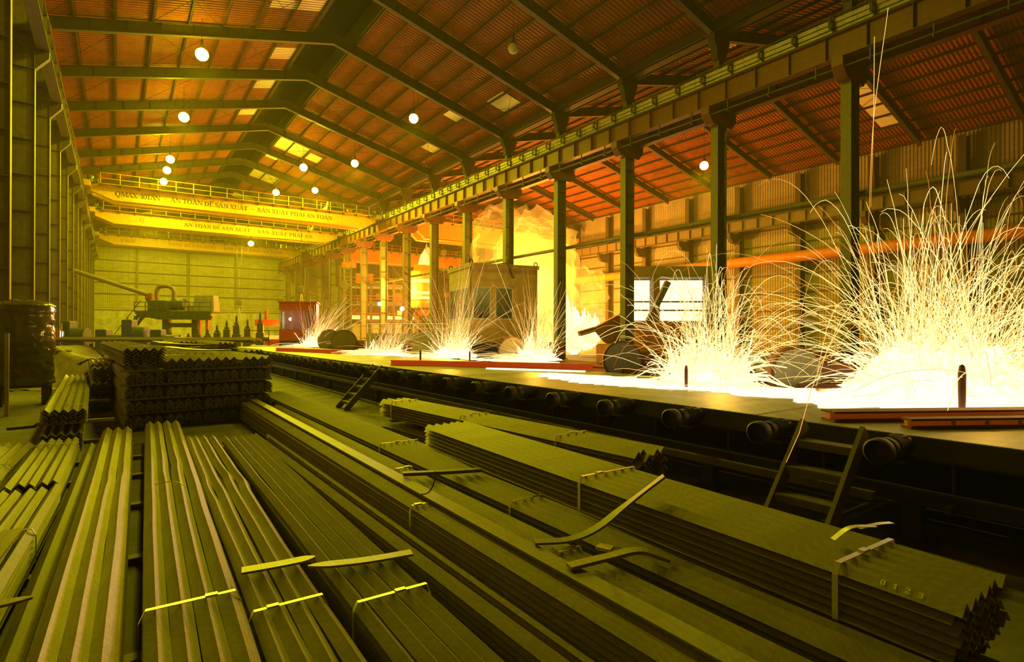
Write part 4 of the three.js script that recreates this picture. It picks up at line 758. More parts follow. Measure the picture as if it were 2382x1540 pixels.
{
  const t = thing('control_cabin', 'small red and orange control cab on a raised base near the end of the table', 'cabin', [8.15, 0, 35.8], -20 * D);
  const W = 2.1, H0 = 1.25, H1 = 3.6, DP = 2.6;
  obj('base', box(W, 0.5, DP, W / 2, H0 - 0.25, DP / 2), M.dark, t);
  for (const [x, d] of [[0.1, 0.1], [W - 0.1, 0.1], [0.1, DP - 0.1], [W - 0.1, DP - 0.1]]) obj('leg', box(0.14, H0 - 0.5, 0.14, x, (H0 - 0.5) / 2, d), M.dark, t);
  obj('lower_panel', merge([box(W, 0.7, 0.05, W / 2, H0 + 0.35, 0), box(0.05, 0.7, DP, 0, H0 + 0.35, DP / 2), box(0.05, 2.35, DP, W, H0 + 1.17, DP / 2), box(W, 2.35, 0.05, W / 2, H0 + 1.17, DP)]), M.red, t);
  obj('upper_panel', merge([box(W, 0.5, 0.05, W / 2, H1 - 0.25, 0), box(0.05, 0.5, DP, 0, H1 - 0.25, DP / 2)]), M.red, t);
  obj('roof_panel', box(W + 0.2, 0.08, DP + 0.2, W / 2, H1 + 0.04, DP / 2), M.red, t);
  const y0 = H0 + 0.7, y1 = H1 - 0.5;
  for (const x of [0.03, 0.7, 1.4, W - 0.03]) obj('window_post', box(0.07, y1 - y0, 0.07, x, (y0 + y1) / 2, 0), M.cabin, t);
  for (const d of [0.9, 1.8, DP - 0.04]) obj('window_post', box(0.07, y1 - y0, 0.07, 0, (y0 + y1) / 2, d), M.cabin, t);
  const f = t;
  for (const x of [0.37, 1.05, 1.75]) obj('pane', box(0.6, y1 - y0, 0.006, x, (y0 + y1) / 2, 0), M.glass, f);
  for (const d of [0.48, 1.35, 2.2]) obj('pane', box(0.006, y1 - y0, 0.8, 0, (y0 + y1) / 2, d), M.glass, f);
  obj('cab_lamp', new THREE.SphereGeometry(0.09, 14, 10).translate(0.5, y1 - 0.5, -1.2), M.bulbCold, t);
  const l = new THREE.PointLight(new THREE.Color(0.9, 0.95, 0.8), 3, 0, 2); l.name = 'cab_lamp_light'; l.position.set(0.5, y1 - 0.5, -1.2); l.castShadow = true; l.shadow.radius = 4; t.add(l);
  obj('handrail', merge([box(1.6, 0.04, 0.04, -0.9, H0 + 0.6, 0), box(0.04, 1.3, 0.04, -1.7, H0, 0), box(0.04, 1.3, 0.04, -0.6, H0, 0)]), M.dark, t);
  obj('foot_platform', box(1.7, 0.06, 1.2, -0.9, H0 - 0.35, 0.6), M.pale, t);
}

// ---------- mill machinery at the far end ----------
{
  const t = thing('drive_platform', 'green machine platform on thick legs with stair and pipes at the far end', 'machine', [4.3, 0, 52], -33 * D);
  const Y = 3.35;
  obj('platform_deck', merge([box(6.0, 0.1, 2.4, 0, Y, 0), box(6.0, 0.14, 0.12, 0, Y - 0.4, -1.1)]), M.green, t);
  obj('fascia', extrude([[-2.9, Y], [2.9, Y], [2.9, Y - 0.55], [1.6, Y - 0.62], [-1.2, Y - 0.62], [-2.9, Y - 0.2]], 0.08).translate(0, 0, 1.15), M.green, t);
  for (let i = 0; i < 9; i++) obj('fascia_rib', box(0.06, 0.5, 0.12, -2.2 + i * 0.58, Y - 0.3, -1.22), M.green, t);
  for (const x of [-0.9, 1.4]) { obj('column_leg', cyl(0.33, Y - 0.5, 18).translate(x, (Y - 0.5) / 2, 0.4), M.green, t); }
  obj('cross_beam', box(2.3, 0.35, 0.4, 0.25, 2.3, -0.4), M.green, t);
  for (const x of [1.9, 2.5]) obj('red_support', merge([box(0.18, Y - 0.4, 0.18, x, (Y - 0.4) / 2, -0.9)]), M.red, t);
  obj('red_bracket', merge([box(1.3, 0.3, 0.3, 2.3, Y - 0.5, -1.0)]), M.red, t);
  obj('stair', merge([bar(new THREE.Vector3(-2.6, Y, 0.9), new THREE.Vector3(-5.0, 0.2, 0.9), 0.08, 0.25), bar(new THREE.Vector3(-2.6, Y, 0.2), new THREE.Vector3(-5.0, 0.2, 0.2), 0.08, 0.25), ...Array.from({ length: 10 }, (_, i) => box(0.25, 0.04, 0.7, -2.7 - i * 0.235, Y - 0.1 - i * 0.31, -0.55))]), M.green, t);
  obj('stair_rail', merge([rod(new THREE.Vector3(-2.6, Y + 0.9, 0.95), new THREE.Vector3(-5.0, 1.1, 0.95), 0.03), rod(new THREE.Vector3(-3.6, Y - 1.3, 0.95), new THREE.Vector3(-3.6, Y - 0.45, 0.95), 0.03)]), M.dark, t);
  obj('motor_housing', merge([rbox(1.5, 0.9, 1.2, 0.1, -1.6, Y + 0.5, 0), cyl(0.45, 1.0, 18).rotateZ(Math.PI / 2).translate(-0.2, Y + 0.6, 0)]), M.green, t);
  obj('control_box', merge([box(1.6, 0.8, 1.0, 2.0, Y + 0.45, 0), box(1.5, 0.5, 0.9, 2.0, Y + 1.1, 0)]), M.grey, t);
  obj('valve_stand', merge([cyl(0.12, 0.9, 10).translate(0.7, Y + 0.5, 0.6), cyl(0.22, 0.15, 14).translate(0.7, Y + 1.0, 0.6), box(0.5, 0.5, 0.5, 0.7, Y + 0.3, 0)]), M.grey, t);
  obj('platform_rail', merge([box(6, 0.05, 0.05, 0, Y + 0.75, -1.2), box(6, 0.05, 0.05, 0, Y + 0.4, -1.2), ...Array.from({ length: 8 }, (_, i) => box(0.05, 0.75, 0.05, -2.95 + i * 0.84, Y + 0.38, -1.2))]), M.green, t);
  obj('bent_pipe', tube([new THREE.Vector3(-1.9, Y + 0.8, 0), new THREE.Vector3(-1.9, Y + 1.75, 0), new THREE.Vector3(-1.7, Y + 2.05, 0), new THREE.Vector3(-0.9, Y + 2.05, 0), new THREE.Vector3(-0.6, Y + 1.75, 0), new THREE.Vector3(-0.6, Y + 0.9, 0)], 0.16, 40, 10), M.column, t);
  obj('flange_joint', cyl(0.36, 0.3, 16).rotateZ(Math.PI / 2).translate(-2.5, Y + 1.2, 0), M.rust, t);
}
tag(obj('steam_pipe', rod(P(-3.1, 6.6, 54), P(2.1, 4.75, 53.2), 0.17, 12), M.column), 'slanting pale pipe from the side wall to the green platform', 'pipe');
function valveStand(label, x, d, h) {
  const t = thing('mill_stand', label, 'machine', [x, 0, d], -20 * D, 'dark mill stands at the far end');
  obj('housing', merge([rbox(0.55, h * 0.55, 0.6, 0.04, 0, h * 0.275, 0), rbox(0.42, h * 0.25, 0.45, 0.04, 0, h * 0.66, 0)]), M.dark, t);
  obj('screw_down', merge([cyl(0.09, h * 0.3, 10).translate(0, h * 0.85, 0), cyl(0.18, 0.12, 12).translate(0, h * 0.82, 0), new THREE.ConeGeometry(0.1, h * 0.14, 10).translate(0, h * 1.02, 0)]), M.green, t);
  obj('side_motor', cyl(0.16, 0.5, 12).rotateZ(Math.PI / 2).translate(0.35, h * 0.4, 0.1), M.green, t);
}
[[4.9, 46.5, 2.0], [5.5, 46.2, 1.9], [6.1, 46, 2.2], [6.7, 45.7, 2.5], [7.3, 45.3, 2.9], [8.0, 45, 2.6], [8.8, 44.6, 3.1]].forEach(([x, d, h], i) => valveStand(`dark green mill stand, ${ORD[i]} of the row from the platform`, x, d, h));
[[2.0, 44, 1.6], [2.5, 43.8, 1.4], [3.0, 43.6, 1.7], [3.5, 43.4, 1.5], [4.0, 43.2, 1.6]].forEach(([x, d, h], i) => valveStand(`small dark mill stand under the green platform, ${ORD[i]} from the wall`, x, d, h));
function darkMachine(label, x, d, w, h, turn) {
  const t = thing('gear_machine', label, 'machine', [x, 0, d], turn, 'dark machines before the end wall');
  obj('bed', box(w, h * 0.45, 1.0, 0, h * 0.225, 0), M.dark, t);
  obj('gear_housing', rbox(w * 0.4, h * 0.55, 0.8, 0.08, -w * 0.2, h * 0.68, 0), M.green, t);
  obj('motor', cyl(h * 0.2, w * 0.45, 16).rotateZ(Math.PI / 2).translate(w * 0.22, h * 0.6, 0), M.green, t);
  obj('coupling', cyl(h * 0.12, w * 0.3, 12).rotateZ(Math.PI / 2).translate(0, h * 0.62, 0), M.dark, t);
}
[[-2.0, 41, 1.6, 2.5], [-0.3, 40, 1.5, 2.0], [0.9, 39.2, 1.4, 2.6], [2.3, 38.5, 1.5, 2.0]].forEach(([x, d, w, h], i) => darkMachine(`dark gear machine before the end wall, ${ORD[i]} from the side wall`, x, d, w, h, -25 * D));
{
  const t = thing('red_machine', 'red machine frame standing over the glowing strip at the far end', 'machine', [10.6, 0, 47], -25 * D);
  obj('frame_posts', merge([box(0.3, 2.6, 0.3, -1.3, 1.3, 0), box(0.3, 2.6, 0.3, 1.3, 1.3, 0)]), M.red, t);
  obj('cross_beam', box(3.4, 0.5, 0.5, 0, 2.5, 0), M.red, t);
  obj('lower_body', rbox(3.2, 0.9, 0.9, 0.05, 0, 0.75, 0.3), M.red, t);
  obj('spindle', merge([cyl(0.12, 0.7, 10).translate(-0.9, 3.1, 0), cyl(0.12, 0.7, 10).translate(0.9, 3.1, 0)]), M.red, t);
  const hs = obj('hot_strip', rbox(2.2, 0.3, 0.5, 0.05, 0.2, 1.35, -0.35), M.hotOrange, t);
  const l = new THREE.PointLight(FIRE, 20, 0, 2); l.name = 'hot_strip_glow'; l.position.set(0.2, 1.9, 0.9); l.castShadow = true; l.shadow.radius = 8; t.add(l);
}
// ---------- furnaces and fires of the side bay ----------
function fire(name, label, x, y, d, sx, sy, sz, mat, power, tongues = 6) {
  const t = thing(name, label, 'fire', [x, y, d], 0, 'fires of the side bay');
  const list = [];
  for (let i = 0; i < tongues; i++) {
    const b = new THREE.SphereGeometry(1, 40, 28), p = b.attributes.position, o = [rr(-0.6, 0.6) * sx, rr(0, 0.3) * sy, rr(-0.6, 0.6) * sz], q = rr(0.45, 0.75), hh = rr(0.45, 0.9);
    for (let k = 0; k < p.count; k++) { const X = p.getX(k), Y = p.getY(k), Z = p.getZ(k), taper = Y > 0 ? 1 - 0.75 * Y * Y : 1, w = 1 + 0.4 * noise.noise(X * 2 + i, Y * 2, Z * 2) + 0.2 * noise.noise(X * 5 + i, Y * 4, Z * 5); p.setXYZ(k, (X * taper * w + 0.25 * Math.max(0, Y) * Math.sin(i * 2.3 + Y * 3)) * sx * q + o[0], (Y * (Y > 0 ? 1 : 0.35) * w) * sy * hh + o[1], Z * taper * w * sz * q + o[2]); }
    b.computeVertexNormals(); list.push(b);
  }
  for (const g of list) { const m = new THREE.Mesh(g, mat); m.name = 'flame_tongue'; t.add(m); }
  for (const k of [0, 2]) { const m = new THREE.Mesh(list[k], M.flameSoft); m.name = 'flame_veil'; m.scale.set(1.7, 1.35, 1.7); t.add(m); }
  const l = new THREE.PointLight(FIRE, power, 0, 2); l.name = 'fire_light'; l.position.set(-0.2, sy * 1.3 + 0.6, sz + 0.3); l.castShadow = true; l.shadow.radius = 25; t.add(l);
  return t;
}
fire('flame', 'big yellow flame rising beside the ladle in the side bay', 29.6, 1.0, 33.2, 1.2, 3.4, 0.9, M.hotWhite, FIRE_POWER * 0.7, 7);
fire('flame', 'white flare between the pale cabin and the third column', 27.2, 1.2, 36.2, 0.9, 3.4, 0.8, M.hotWhite, FIRE_POWER * 0.6, 5);
fire('flame', 'bright flare above the ladle mouth', 30.6, 1.0, 31.6, 0.9, 2.6, 0.8, M.hotWhite, FIRE_POWER * 0.3, 5);
fire('flame', 'added unseen fire behind the pale cabin that lights the side bay', 33.5, 0.35, 46, 1.4, 2.2, 1, M.hotYellow, FIRE_POWER * 9, 5);  // unseen fire added to throw orange light into the side bay
fire('flame', 'added fire deep in the side bay that lights what stands beyond', 40, 0.45, 50, 1.4, 2.6, 1, M.hotYellow, FIRE_POWER * 9, 5);  // second fire added for its orange light on the deeper bay
fire('flame', 'small flame licking from the top of the tower furnace', 28.4, 9.3, 57.2, 0.7, 1.5, 0.6, M.hotYellow, 30, 4);
{
  const t = thing('ladle', 'dark tilted ladle with molten rim among the fires', 'ladle', [30.4, 0, 28.6], -40 * D);
  obj('bowl', lathe([[0, 0], [0.9, 0.05], [1.15, 0.4], [1.35, 1.6], [1.42, 1.65], [1.28, 1.68], [1.2, 1.55], [1.0, 0.5], [0, 0.35]], 28).rotateZ(0.5).translate(0, 1.3, 0), M.rust, t);
  obj('molten_fill', cyl(1.17, 0.06, 28).translate(0, 1.4, 0).rotateZ(0.5).translate(0, 1.3, 0), M.hotYellow, t);
  for (const s of [-1, 1]) obj('stand', merge([box(0.3, 2.4, 0.3, 0, 1.2, s * 1.65), box(1.2, 0.2, 0.6, 0, 0.1, s * 1.65)]), M.dark, t);
  obj('trunnion', rod(new THREE.Vector3(0, 2.2, -1.8), new THREE.Vector3(0, 2.2, 1.8), 0.16, 12), M.dark, t);
  obj('spout', bar(new THREE.Vector3(-1.3, 2.2, 0), new THREE.Vector3(-3.0, 1.7, 0.4), 0.6, 0.35), M.rust, t);
}
{
  const t = thing('reheating_furnace', 'open furnace hall front with blinding white door openings beyond the second column', 'furnace', [36.5, 0, 28.6], -38 * D);
  obj('sill', box(7.5, 2.7, 2.0, 0, 1.35, 1.2), M.rust, t);
  obj('lintel', box(7.5, 0.9, 2.0, 0, 6.75, 1.2), M.frame, t);
  for (const [x, w] of [[-3.4, 0.7], [-1.2, 0.5], [3.35, 0.8]]) obj('pier', box(w, 3.8, 1.6, x, 4.5, 1.0), M.frame, t);
  obj('back_wall', box(7.5, 7.2, 0.2, 0, 3.6, 2.3), M.rust, t);
  obj('fire_glow', box(7.0, 3.4, 0.1, 0, 4.5, 2.0), M.hotWhite, t);
  obj('rail', merge([box(7, 0.12, 0.12, 0, 4.3, 0.2), box(7, 0.12, 0.12, 0, 3.6, 0.2)]), M.dark, t);
  obj('slanting_chute', bar(new THREE.Vector3(-0.6, 5.8, 1.0), new THREE.Vector3(-2.2, 2.6, 1.2), 0.5, 0.4), M.dark, t);
  const l = new THREE.RectAreaLight(new THREE.Color(1, 0.6, 0.16), 1.5, 6, 3); l.name = 'furnace_door_light'; l.position.set(0, 4.5, -0.6); l.rotation.y = Math.PI; l.lookAt; t.add(l);
  l.rotation.set(0, 0, 0); l.position.set(0, 4.5, 0.4); l.rotation.y = Math.PI;
}
{
  const t = thing('tower_furnace', 'tall orange-glowing furnace vessel with fire slots between two columns', 'furnace', [28.4, 0, 57.2], -30 * D);
  obj('shell', lathe([[0, 3.6], [0.7, 3.7], [1.25, 4.6], [1.4, 5.4], [1.4, 8.6], [1.0, 8.8], [0.9, 9.4], [0.75, 9.4], [0.75, 8.9], [0, 8.9]], 30), M.craneOld, t);
  for (const [y, h] of [[7.55, 0.4], [6.2, 0.34], [5.65, 0.3]]) obj('fire_slot', cyl(1.43, h, 20).translate(0, y, 0), M.hotYellow, t);
  for (const [x, z] of [[-1.3, -1.3], [1.3, -1.3], [-1.3, 1.3], [1.3, 1.3]]) obj('leg', box(0.3, 5, 0.3, x, 2.5, z), M.dark, t);
  obj('ring_platform', merge([box(4.4, 0.15, 4.4, 0, 4.4, 0), box(4.4, 0.06, 0.06, 0, 5.3, -2.2), box(4.4, 0.06, 0.06, 0, 5.3, 2.2)]), M.dark, t);
  
  const l = new THREE.PointLight(FIRE, FIRE_POWER * 4.5, 0, 2); l.name = 'furnace_glow'; l.position.set(-1.9, 6.6, 1.8); l.castShadow = true; l.shadow.radius = 25; t.add(l);
}
{
  const t = thing('mill_housing', 'dark multi-storey mill housing with walkways behind the columns', 'machine', [27.3, 0, 66], -20 * D);
  for (const x of [-4.2, -1.4, 1.4, 4.2]) obj('post', box(0.3, 8.2, 0.3, x, 4.1, 0), M.dark, t);
  for (const y of [3.2, 5.4, 7.6]) obj('floor_beam', box(9, 0.35, 3, 0, y, 1.2), M.dark, t);
  for (const y of [4.1, 6.3, 8.5]) obj('handrail', merge([box(9, 0.06, 0.06, 0, y, -0.3), box(9, 0.05, 0.05, 0, y - 0.4, -0.3), ...Array.from({ length: 7 }, (_, i) => box(0.05, 0.9, 0.05, -4.5 + i * 1.5, y - 0.45, -0.3))]), M.red, t);
  obj('equipment', merge([rbox(2.2, 1.4, 1.4, 0.1, -2.2, 8.5, 1.2), rbox(1.4, 1.2, 1.2, 0.1, 2.2, 6.2, 1), cyl(0.5, 1.6, 16).rotateZ(Math.PI / 2).translate(0, 6.3, -1)]), M.rust, t);
  obj('lower_sheeting', box(9, 2.9, 0.1, 0, 1.6, 0.3), M.grey, t);
  obj('notice_board', box(1.6, 0.6, 0.05, 2.6, 4.2, -0.4), M.pale, t);
}
{
  const t = thing('ladder_tower', 'dark caged ladder tower with a round gear beside the columns', 'tower', [21.9, 0, 64], -15 * D);
  for (const [x, z] of [[-0.6, -0.6], [0.6, -0.6], [-0.6, 0.6], [0.6, 0.6]]) obj('leg', box(0.16, 9.5, 0.16, x, 4.75, z), M.dark, t);
  for (let y = 0.6; y < 9.3; y += 0.45) obj('rung', box(1.2, 0.06, 0.06, 0, y, -0.6), M.dark, t);
  obj('gear_wheel', cyl(0.5, 0.3, 24).rotateX(Math.PI / 2).translate(-0.2, 7.2, 0.9), M.dark, t);
  obj('cable_panel', box(1.2, 5, 0.2, -0.8, 4.6, 0.75), M.dark, t);
  obj('top_bracket', merge([box(1.6, 0.6, 0.4, 0.4, 9.7, 0.4)]), M.red, t);
}
{ // bright railing and screen lit by the work lights
  const t = thing('safety_screen', 'pale lit screen with handrail between the columns and the saws', 'screen', [20.5, 0, 44], -35 * D);
  obj('panel', box(7, 1.6, 0.06, 0, 0.9, 0), M.grey, t);
  obj('handrail', merge([rod(new THREE.Vector3(-3.5, 2.5, 0), new THREE.Vector3(3.5, 2.5, 0), 0.04), rod(new THREE.Vector3(-3.5, 2.1, 0), new THREE.Vector3(3.5, 2.1, 0), 0.03), ...Array.from({ length: 8 }, (_, i) => rod(new THREE.Vector3(-3.5 + i, 1.6, 0), new THREE.Vector3(-3.5 + i, 2.5, 0), 0.03))]), M.pale, t);
}
{
  const t = thing('saw_bench', 'long low rusty bench behind the saws', 'machine', [11.9, 0, 8.5]);
  obj('bench_body', box(0.9, 0.8, 14, 0, 0.4, 0), M.rust, t);
  obj('bench_top', box(1.1, 0.06, 14, 0, 0.83, 0), M.rust, t);
  for (let i = 0; i < 5; i++) obj('motor_cover', rbox(0.7, 0.6, 0.9, 0.08, 0.1, 1.16, -6 + i * 3), M.rust, t);
}

// smoke rolling up from the fires
{
  const t = thing('smoke', 'smoke filling the side bay and rolling up from its fires', 'smoke', [29, 0, 36], 0, undefined, 'stuff');
  [[-0.6, 3.2, 0.5, 1.8], [0.8, 5.0, 0, 2.4], [-1.2, 6.4, -1, 2.6], [1.4, 8.6, -2, 3.2], [3.6, 5.4, 1, 2.0], [-1.8, 9.6, -3, 3.0], [4.2, 9.4, -6, 3.4], [3.0, 7.6, -6, 3.4]].forEach(([x, y, z, r], k) => {
    const b = new THREE.SphereGeometry(r, 36, 24), p = b.attributes.position;
    for (let i = 0; i < p.count; i++) { const X = p.getX(i) / r, Y = p.getY(i) / r, Z = p.getZ(i) / r, q = 1 + 0.45 * noise.noise(X * 1.6 + k * 3, Y * 1.6, Z * 1.6) + 0.22 * noise.noise(X * 3.7, Y * 3.7 + k, Z * 3.7) + 0.1 * noise.noise(X * 8, Y * 8, Z * 8 + k); p.setXYZ(i, p.getX(i) * q + x, p.getY(i) * q + y, p.getZ(i) * q + z); }
    b.computeVertexNormals(); const m = new THREE.Mesh(b, M.smoke); m.name = 'smoke_puff'; t.add(m);
  });
}
{
  const t = thing('reheating_furnace', 'added furnace giving orange glow at the far end of the side bay', 'furnace', [37, 0, 93], 0);  // invented furnace, put here so orange light fills the far bay
  obj('body', merge([box(16, 2.2, 4, 0, 1.1, 0), box(16, 1.4, 4, 0, 5.3, 0), box(1, 3, 4, -7.5, 3, 0), box(1, 3, 4, 7.5, 3, 0)]), M.rust, t);
  obj('fire_glow', box(14, 2.4, 0.1, 0, 3.4, -1.2), M.hotYellow, t);
  const l = new THREE.RectAreaLight(FIRE, 60, 14, 2.4); l.name = 'added_bay_light'; l.position.set(0, 3.4, 2.3); l.rotation.y = Math.PI; t.add(l);
}

// ---------- the wall side ----------
{
  const t = thing('wrapped_machine', 'upright round machine wrapped in clear film standing on dark legs by the wall', 'machine', [-1.82, 0, 18]);
  obj('drum', lathe([[0, 0.55], [0.5, 0.58], [0.56, 0.75], [0.55, 2.25], [0.47, 2.42], [0.25, 2.5], [0, 2.52]], 28), M.drum = std(0.2, 0.08, 0.035, { map: T.grime }), t);
  const n = 48, film = lathe(Array.from({ length: 30 }, (_, i) => [0.575 + 0.008 * Math.sin(i * 1.7), 0.5 + i * 1.95 / 29]), n), p = film.attributes.position;
  for (let i = 0; i < p.count; i++) { const a = Math.atan2(p.getZ(i), p.getX(i)), y = p.getY(i), k = 1 + 0.05 * noise.noise(Math.cos(a) * 3, y * 5, Math.sin(a) * 3) + 0.03 * noise.noise(a * 9, y * 14 + a * 4, 2) + (y < 1.9 ? 0.03 * Math.sin(y * 5) : 0); p.setX(i, p.getX(i) * k); p.setZ(i, p.getZ(i) * k); }
  film.computeVertexNormals(); obj('plastic_film', film, M.film, t);
  obj('film_cap', lathe([[0.6, 2.42], [0.5, 2.5], [0.28, 2.56], [0, 2.58]], 28), M.film, t);
  obj('base_frame', box(1.0, 0.14, 0.9, 0, 0.5, 0), M.dark, t);
  for (const [x, z] of [[-0.42, -0.36], [0.42, -0.36], [-0.42, 0.36], [0.42, 0.36]]) obj('leg', box(0.14, 0.46, 0.14, x, 0.23, z), M.dark, t);
}
tag(obj('timber_post', box(0.07, 1.75, 0.07, -1.86, 0.875, 15.6), M.timber), 'slim upright timber post in front of the wrapped machine', 'post');
tag(obj('timber_post', box(0.2, 1.9, 0.08, -2.25, 0.95, 16.0), M.timber), 'broad upright board at the edge beside the wrapped machine', 'post');
{
  const t = thing('switch_panel', 'rusty open switch panel on the wall columns behind the wrapped machine', 'cabinet', [-2.05, 0, 26.6]);
  obj('body', box(0.7, 0.75, 0.25, 0, 1.55, 0), M.craneOld, t); obj('recess', box(0.35, 0.4, 0.05, -0.08, 1.58, -0.13), M.dark, t); obj('stand', merge([box(0.08, 1.2, 0.08, -0.25, 0.6, 0), box(0.08, 1.2, 0.08, 0.25, 0.6, 0)]), M.dark, t);
  obj('side_rail', box(0.05, 2.1, 0.06, 0.4, 1.05, -0.1), M.pale, t);
}
{ // canvas thrown over a heap, drawn out to a point over the bars
  const n = 28, pos = [], idx = [];
  const peak = [-1.75, 1.34, 24], pts = [[-2.3, 0.02, 22.2], [-1.2, 0.02, 21.2], [-0.5, 0.85, 21.6], [-0.35, 0.86, 22.8], [-0.45, 0.9, 25], [-0.9, 1.28, 25.6], [-2.3, 1.1, 25.4], [-2.5, 0.02, 24]];
  const ringN = 64, rim = new THREE.CatmullRomCurve3(pts.map(([x, y, d]) => P(x, y, d)), true);
  for (let j = 0; j <= 12; j++) for (let i = 0; i < ringN; i++) { const q = rim.getPoint(i / ringN), s = j / 12, c = P(...[peak[0], peak[1], peak[2]]).lerp(q, s); const sag = Math.sin(s * Math.PI) * 0.1; c.y -= sag - 0.05 * noise.noise(i * 0.55, s * 1.2, 4) * s; c.x += 0.03 * noise.noise(i * 0.7, s, 8); pos.push(c.x, Math.max(0.015, c.y), c.z); }
  for (let j = 0; j < 12; j++) for (let i = 0; i < ringN; i++) { const a = j * ringN + i, b = j * ringN + (i + 1) % ringN; idx.push(a, b, a + ringN, b, b + ringN, a + ringN); }
  const g = new THREE.BufferGeometry(); g.setAttribute('position', new THREE.Float32BufferAttribute(pos, 3)); g.setIndex(idx); g.computeVertexNormals();
  tag(obj('canvas_cover', g, M.cloth), 'creased canvas cover drawn over a heap beside the wall columns', 'cover');
  const h = tag(obj('covered_heap', merge([box(1.0, 1.15, 1.2, -1.75, 0.575, 24), box(0.6, 0.7, 1.4, -0.95, 0.35, 24.0)]), M.dark), 'dark crates hidden under the creased canvas', 'crate');
}
{ // pale net over the far end of the low stack
  const pos = [], idx = [], nx = 24, nz = 10;
  for (let j = 0; j <= nz; j++) for (let i = 0; i <= nx; i++) { const s = i / nx, q = j / nz; pos.push(-0.75 + 0.75 * s, 1.02 + 0.12 * Math.sin(s * 4) + 0.05 * noise.noise(i * 0.8, j * 0.4, 3) - 0.1 * q * (1 - s) + (s > 0.5 ? 0.2 * (s - 0.5) : 0), -(16.6 + 1.3 * q + 0.5 * s)); }
  for (let j = 0; j < nz; j++) for (let i = 0; i < nx; i++) { const a = j * (nx + 1) + i; idx.push(a, a + 1, a + nx + 1, a + 1, a + nx + 2, a + nx + 1); }
  const g = new THREE.BufferGeometry(); g.setAttribute('position', new THREE.Float32BufferAttribute(pos, 3)); g.setIndex(idx); g.computeVertexNormals();
  tag(obj('cover_sheet', g, M.pale), 'rumpled pale sheet lying over the far end of the low stack', 'cover');
}
for (let i = 0; i < 3; i++) {
  const t = thing('steel_tube', `${['lowest', 'middle', 'topmost'][i]} of three thick tubes lying behind the canvas cover`, 'tube', [-1.2, 0.16 + i * 0.36, 28], 0, 'thick tubes behind the canvas');
  obj('tube_wall', rod(new THREE.Vector3(0, 0, 0), new THREE.Vector3(3.6, 0, 1.9), 0.17, 18), M.deck, t);
}
for (const [i, [x, d]] of [[0, [-0.8, 27.8]], [1, [1.6, 26.5]]]) tag(obj('rack_post', merge([box(0.1, 1.3, 0.1, x, 0.65, d + 0.3), box(0.1, 1.3, 0.1, x, 0.65, d - 0.4)]), M.dark), `${['wall-side', 'stack-side'][i]} rack post holding the thick tubes`, 'post');
tag(obj('paper_litter', (() => { const l = []; for (let i = 0; i < 26; i++) l.push(box(rr(0.08, 0.25), 0.01, rr(0.08, 0.2)).rotateX(rr(-0.5, 0.5)).rotateY(rr(0, 3)).translate(rr(-1.6, -0.9), rr(0.02, 0.12), -rr(19, 21.5))); return l; })(), M.pale), 'scraps of torn paper and wood littering the floor', 'litter', undefined, 'stuff');

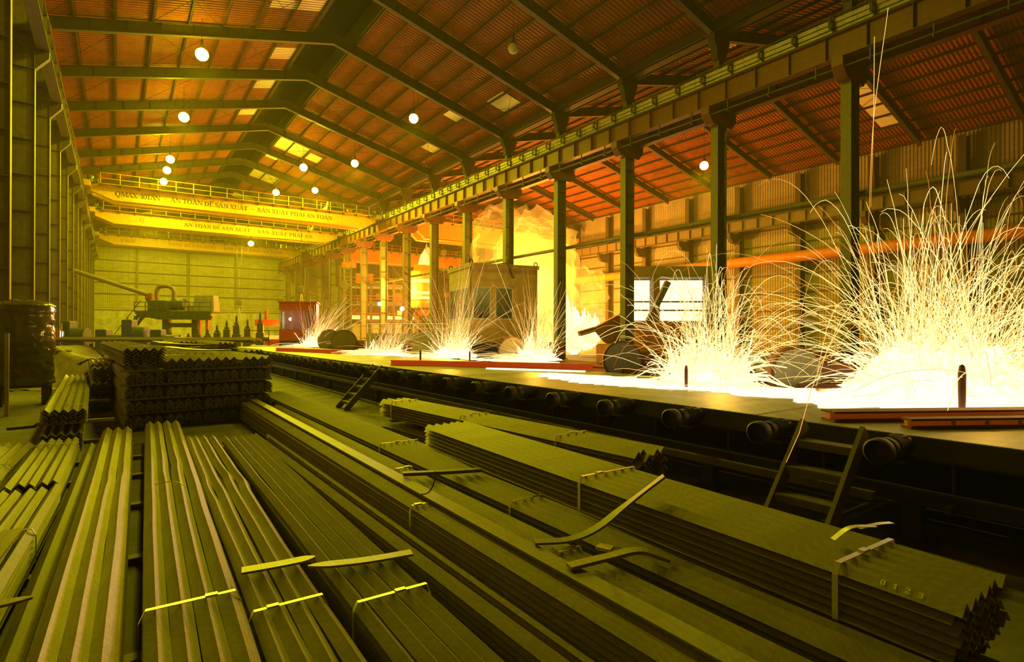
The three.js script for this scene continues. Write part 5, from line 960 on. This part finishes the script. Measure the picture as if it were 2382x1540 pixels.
// ---------- worker ----------
{
  const J = { hip: [0, 0.95, 0], chest: [0, 1.35, 0.02], neck: [0, 1.5, 0.02], lk: [-0.1, 0.5, 0.03], lf: [-0.12, 0.08, 0], rk: [0.1, 0.5, 0.03], rf: [0.13, 0.08, 0], ls: [-0.2, 1.42, 0], le: [-0.27, 1.15, 0.05], lh: [-0.2, 1.0, 0.25], rs: [0.2, 1.42, 0], re: [0.28, 1.16, 0.05], rh: [0.18, 1.02, 0.26] };
  const V = (k) => new THREE.Vector3(...J[k]);
  const bones = [['hip', 'chest', 0.16, 0.19], ['chest', 'neck', 0.16, 0.07], ['hip', 'lk', 0.11, 0.075], ['lk', 'lf', 0.075, 0.055], ['hip', 'rk', 0.11, 0.075], ['rk', 'rf', 0.075, 0.055], ['ls', 'le', 0.075, 0.055], ['le', 'lh', 0.055, 0.04], ['rs', 're', 0.075, 0.055], ['re', 'rh', 0.055, 0.04], ['ls', 'rs', 0.08, 0.08]];
  const field = (p, list) => { let s = 0; for (const [A, B, r0, r1] of list) { const ab = B.clone().sub(A), k = Math.max(0, Math.min(1, p.clone().sub(A).dot(ab) / ab.lengthSq())), dd = p.distanceTo(A.clone().addScaledVector(ab, k)) - (r0 + (r1 - r0) * k); s += Math.exp(-dd * 40); } return -Math.log(s) / 40; };
  function march(list, c, size, res) {
    const mc = new MarchingCubes(res, M.dark, false, false, 60000); mc.isolation = 0;
    for (let z = 0; z < res; z++) for (let y = 0; y < res; y++) for (let x = 0; x < res; x++) mc.field[x + y * res + z * res * res] = -field(new THREE.Vector3((x - res / 2) / (res / 2) * size + c[0], (y - res / 2) / (res / 2) * size + c[1], (z - res / 2) / (res / 2) * size + c[2]), list);
    mc.update();
    const g = new THREE.BufferGeometry(), n = mc.count; g.setAttribute('position', new THREE.BufferAttribute(mc.positionArray.slice(0, n * 3), 3)); g.setAttribute('normal', new THREE.BufferAttribute(mc.normalArray.slice(0, n * 3), 3));
    return g.scale(size, size, size).translate(...c);
  }
  const body = [...bones.map(([a, b, r, q]) => [V(a), V(b), r, q]), [V('lf'), new THREE.Vector3(-0.13, 0.05, 0.16), 0.05, 0.04], [V('rf'), new THREE.Vector3(0.14, 0.05, 0.16), 0.05, 0.04], [new THREE.Vector3(0, 1.52, 0.02), new THREE.Vector3(0, 1.6, 0.03), 0.06, 0.06]];
  for (const s of [-1, 1]) for (let f = 0; f < 5; f++) { const h = V(s < 0 ? 'lh' : 'rh'), o = (f - 1.5) * 0.02; body.push(f === 4 ? [h.clone(), h.clone().add(new THREE.Vector3(-s * 0.05, 0.03, 0.04)), 0.012, 0.01] : [h.clone().add(new THREE.Vector3(o, 0, 0.02)), h.clone().add(new THREE.Vector3(o, -0.02, 0.08 - Math.abs(f - 1.4) * 0.01)), 0.011, 0.009]); }
  const t = thing('person', 'worker in dark clothes and yellow helmet standing among the far sparks', 'person', [9.75, 0, 28.4], -150 * D);
  obj('body', march(body, [0, 0.88, 0.06], 0.95, 72), M.rust, t);
  const head = [[new THREE.Vector3(0, 1.62, 0.03), new THREE.Vector3(0, 1.7, 0.03), 0.075, 0.095], [new THREE.Vector3(0, 1.66, 0.11), new THREE.Vector3(0, 1.64, 0.13), 0.012, 0.016], [new THREE.Vector3(-0.09, 1.66, 0.02), new THREE.Vector3(-0.095, 1.69, 0.02), 0.012, 0.014], [new THREE.Vector3(0.09, 1.66, 0.02), new THREE.Vector3(0.095, 1.69, 0.02), 0.012, 0.014]];
  obj('head', march(head, [0, 1.67, 0.04], 0.16, 44), std(0.5, 0.3, 0.2), t);
  obj('eyes', merge([new THREE.SphereGeometry(0.012, 8, 6).translate(-0.033, 1.675, 0.108), new THREE.SphereGeometry(0.012, 8, 6).translate(0.033, 1.675, 0.108), box(0.045, 0.008, 0.01, 0, 1.605, -0.105)]), M.dark, t);
  obj('helmet', merge([new THREE.SphereGeometry(0.135, 20, 10, 0, Math.PI * 2, 0, Math.PI / 2).scale(1, 0.95, 1.15).translate(0, 1.71, 0.02), cyl(0.15, 0.012, 20).scale(1, 1, 1.2).translate(0, 1.71, 0.05)]), std(0.85, 0.7, 0.05), t);
}
renderer.render(scene, camera);
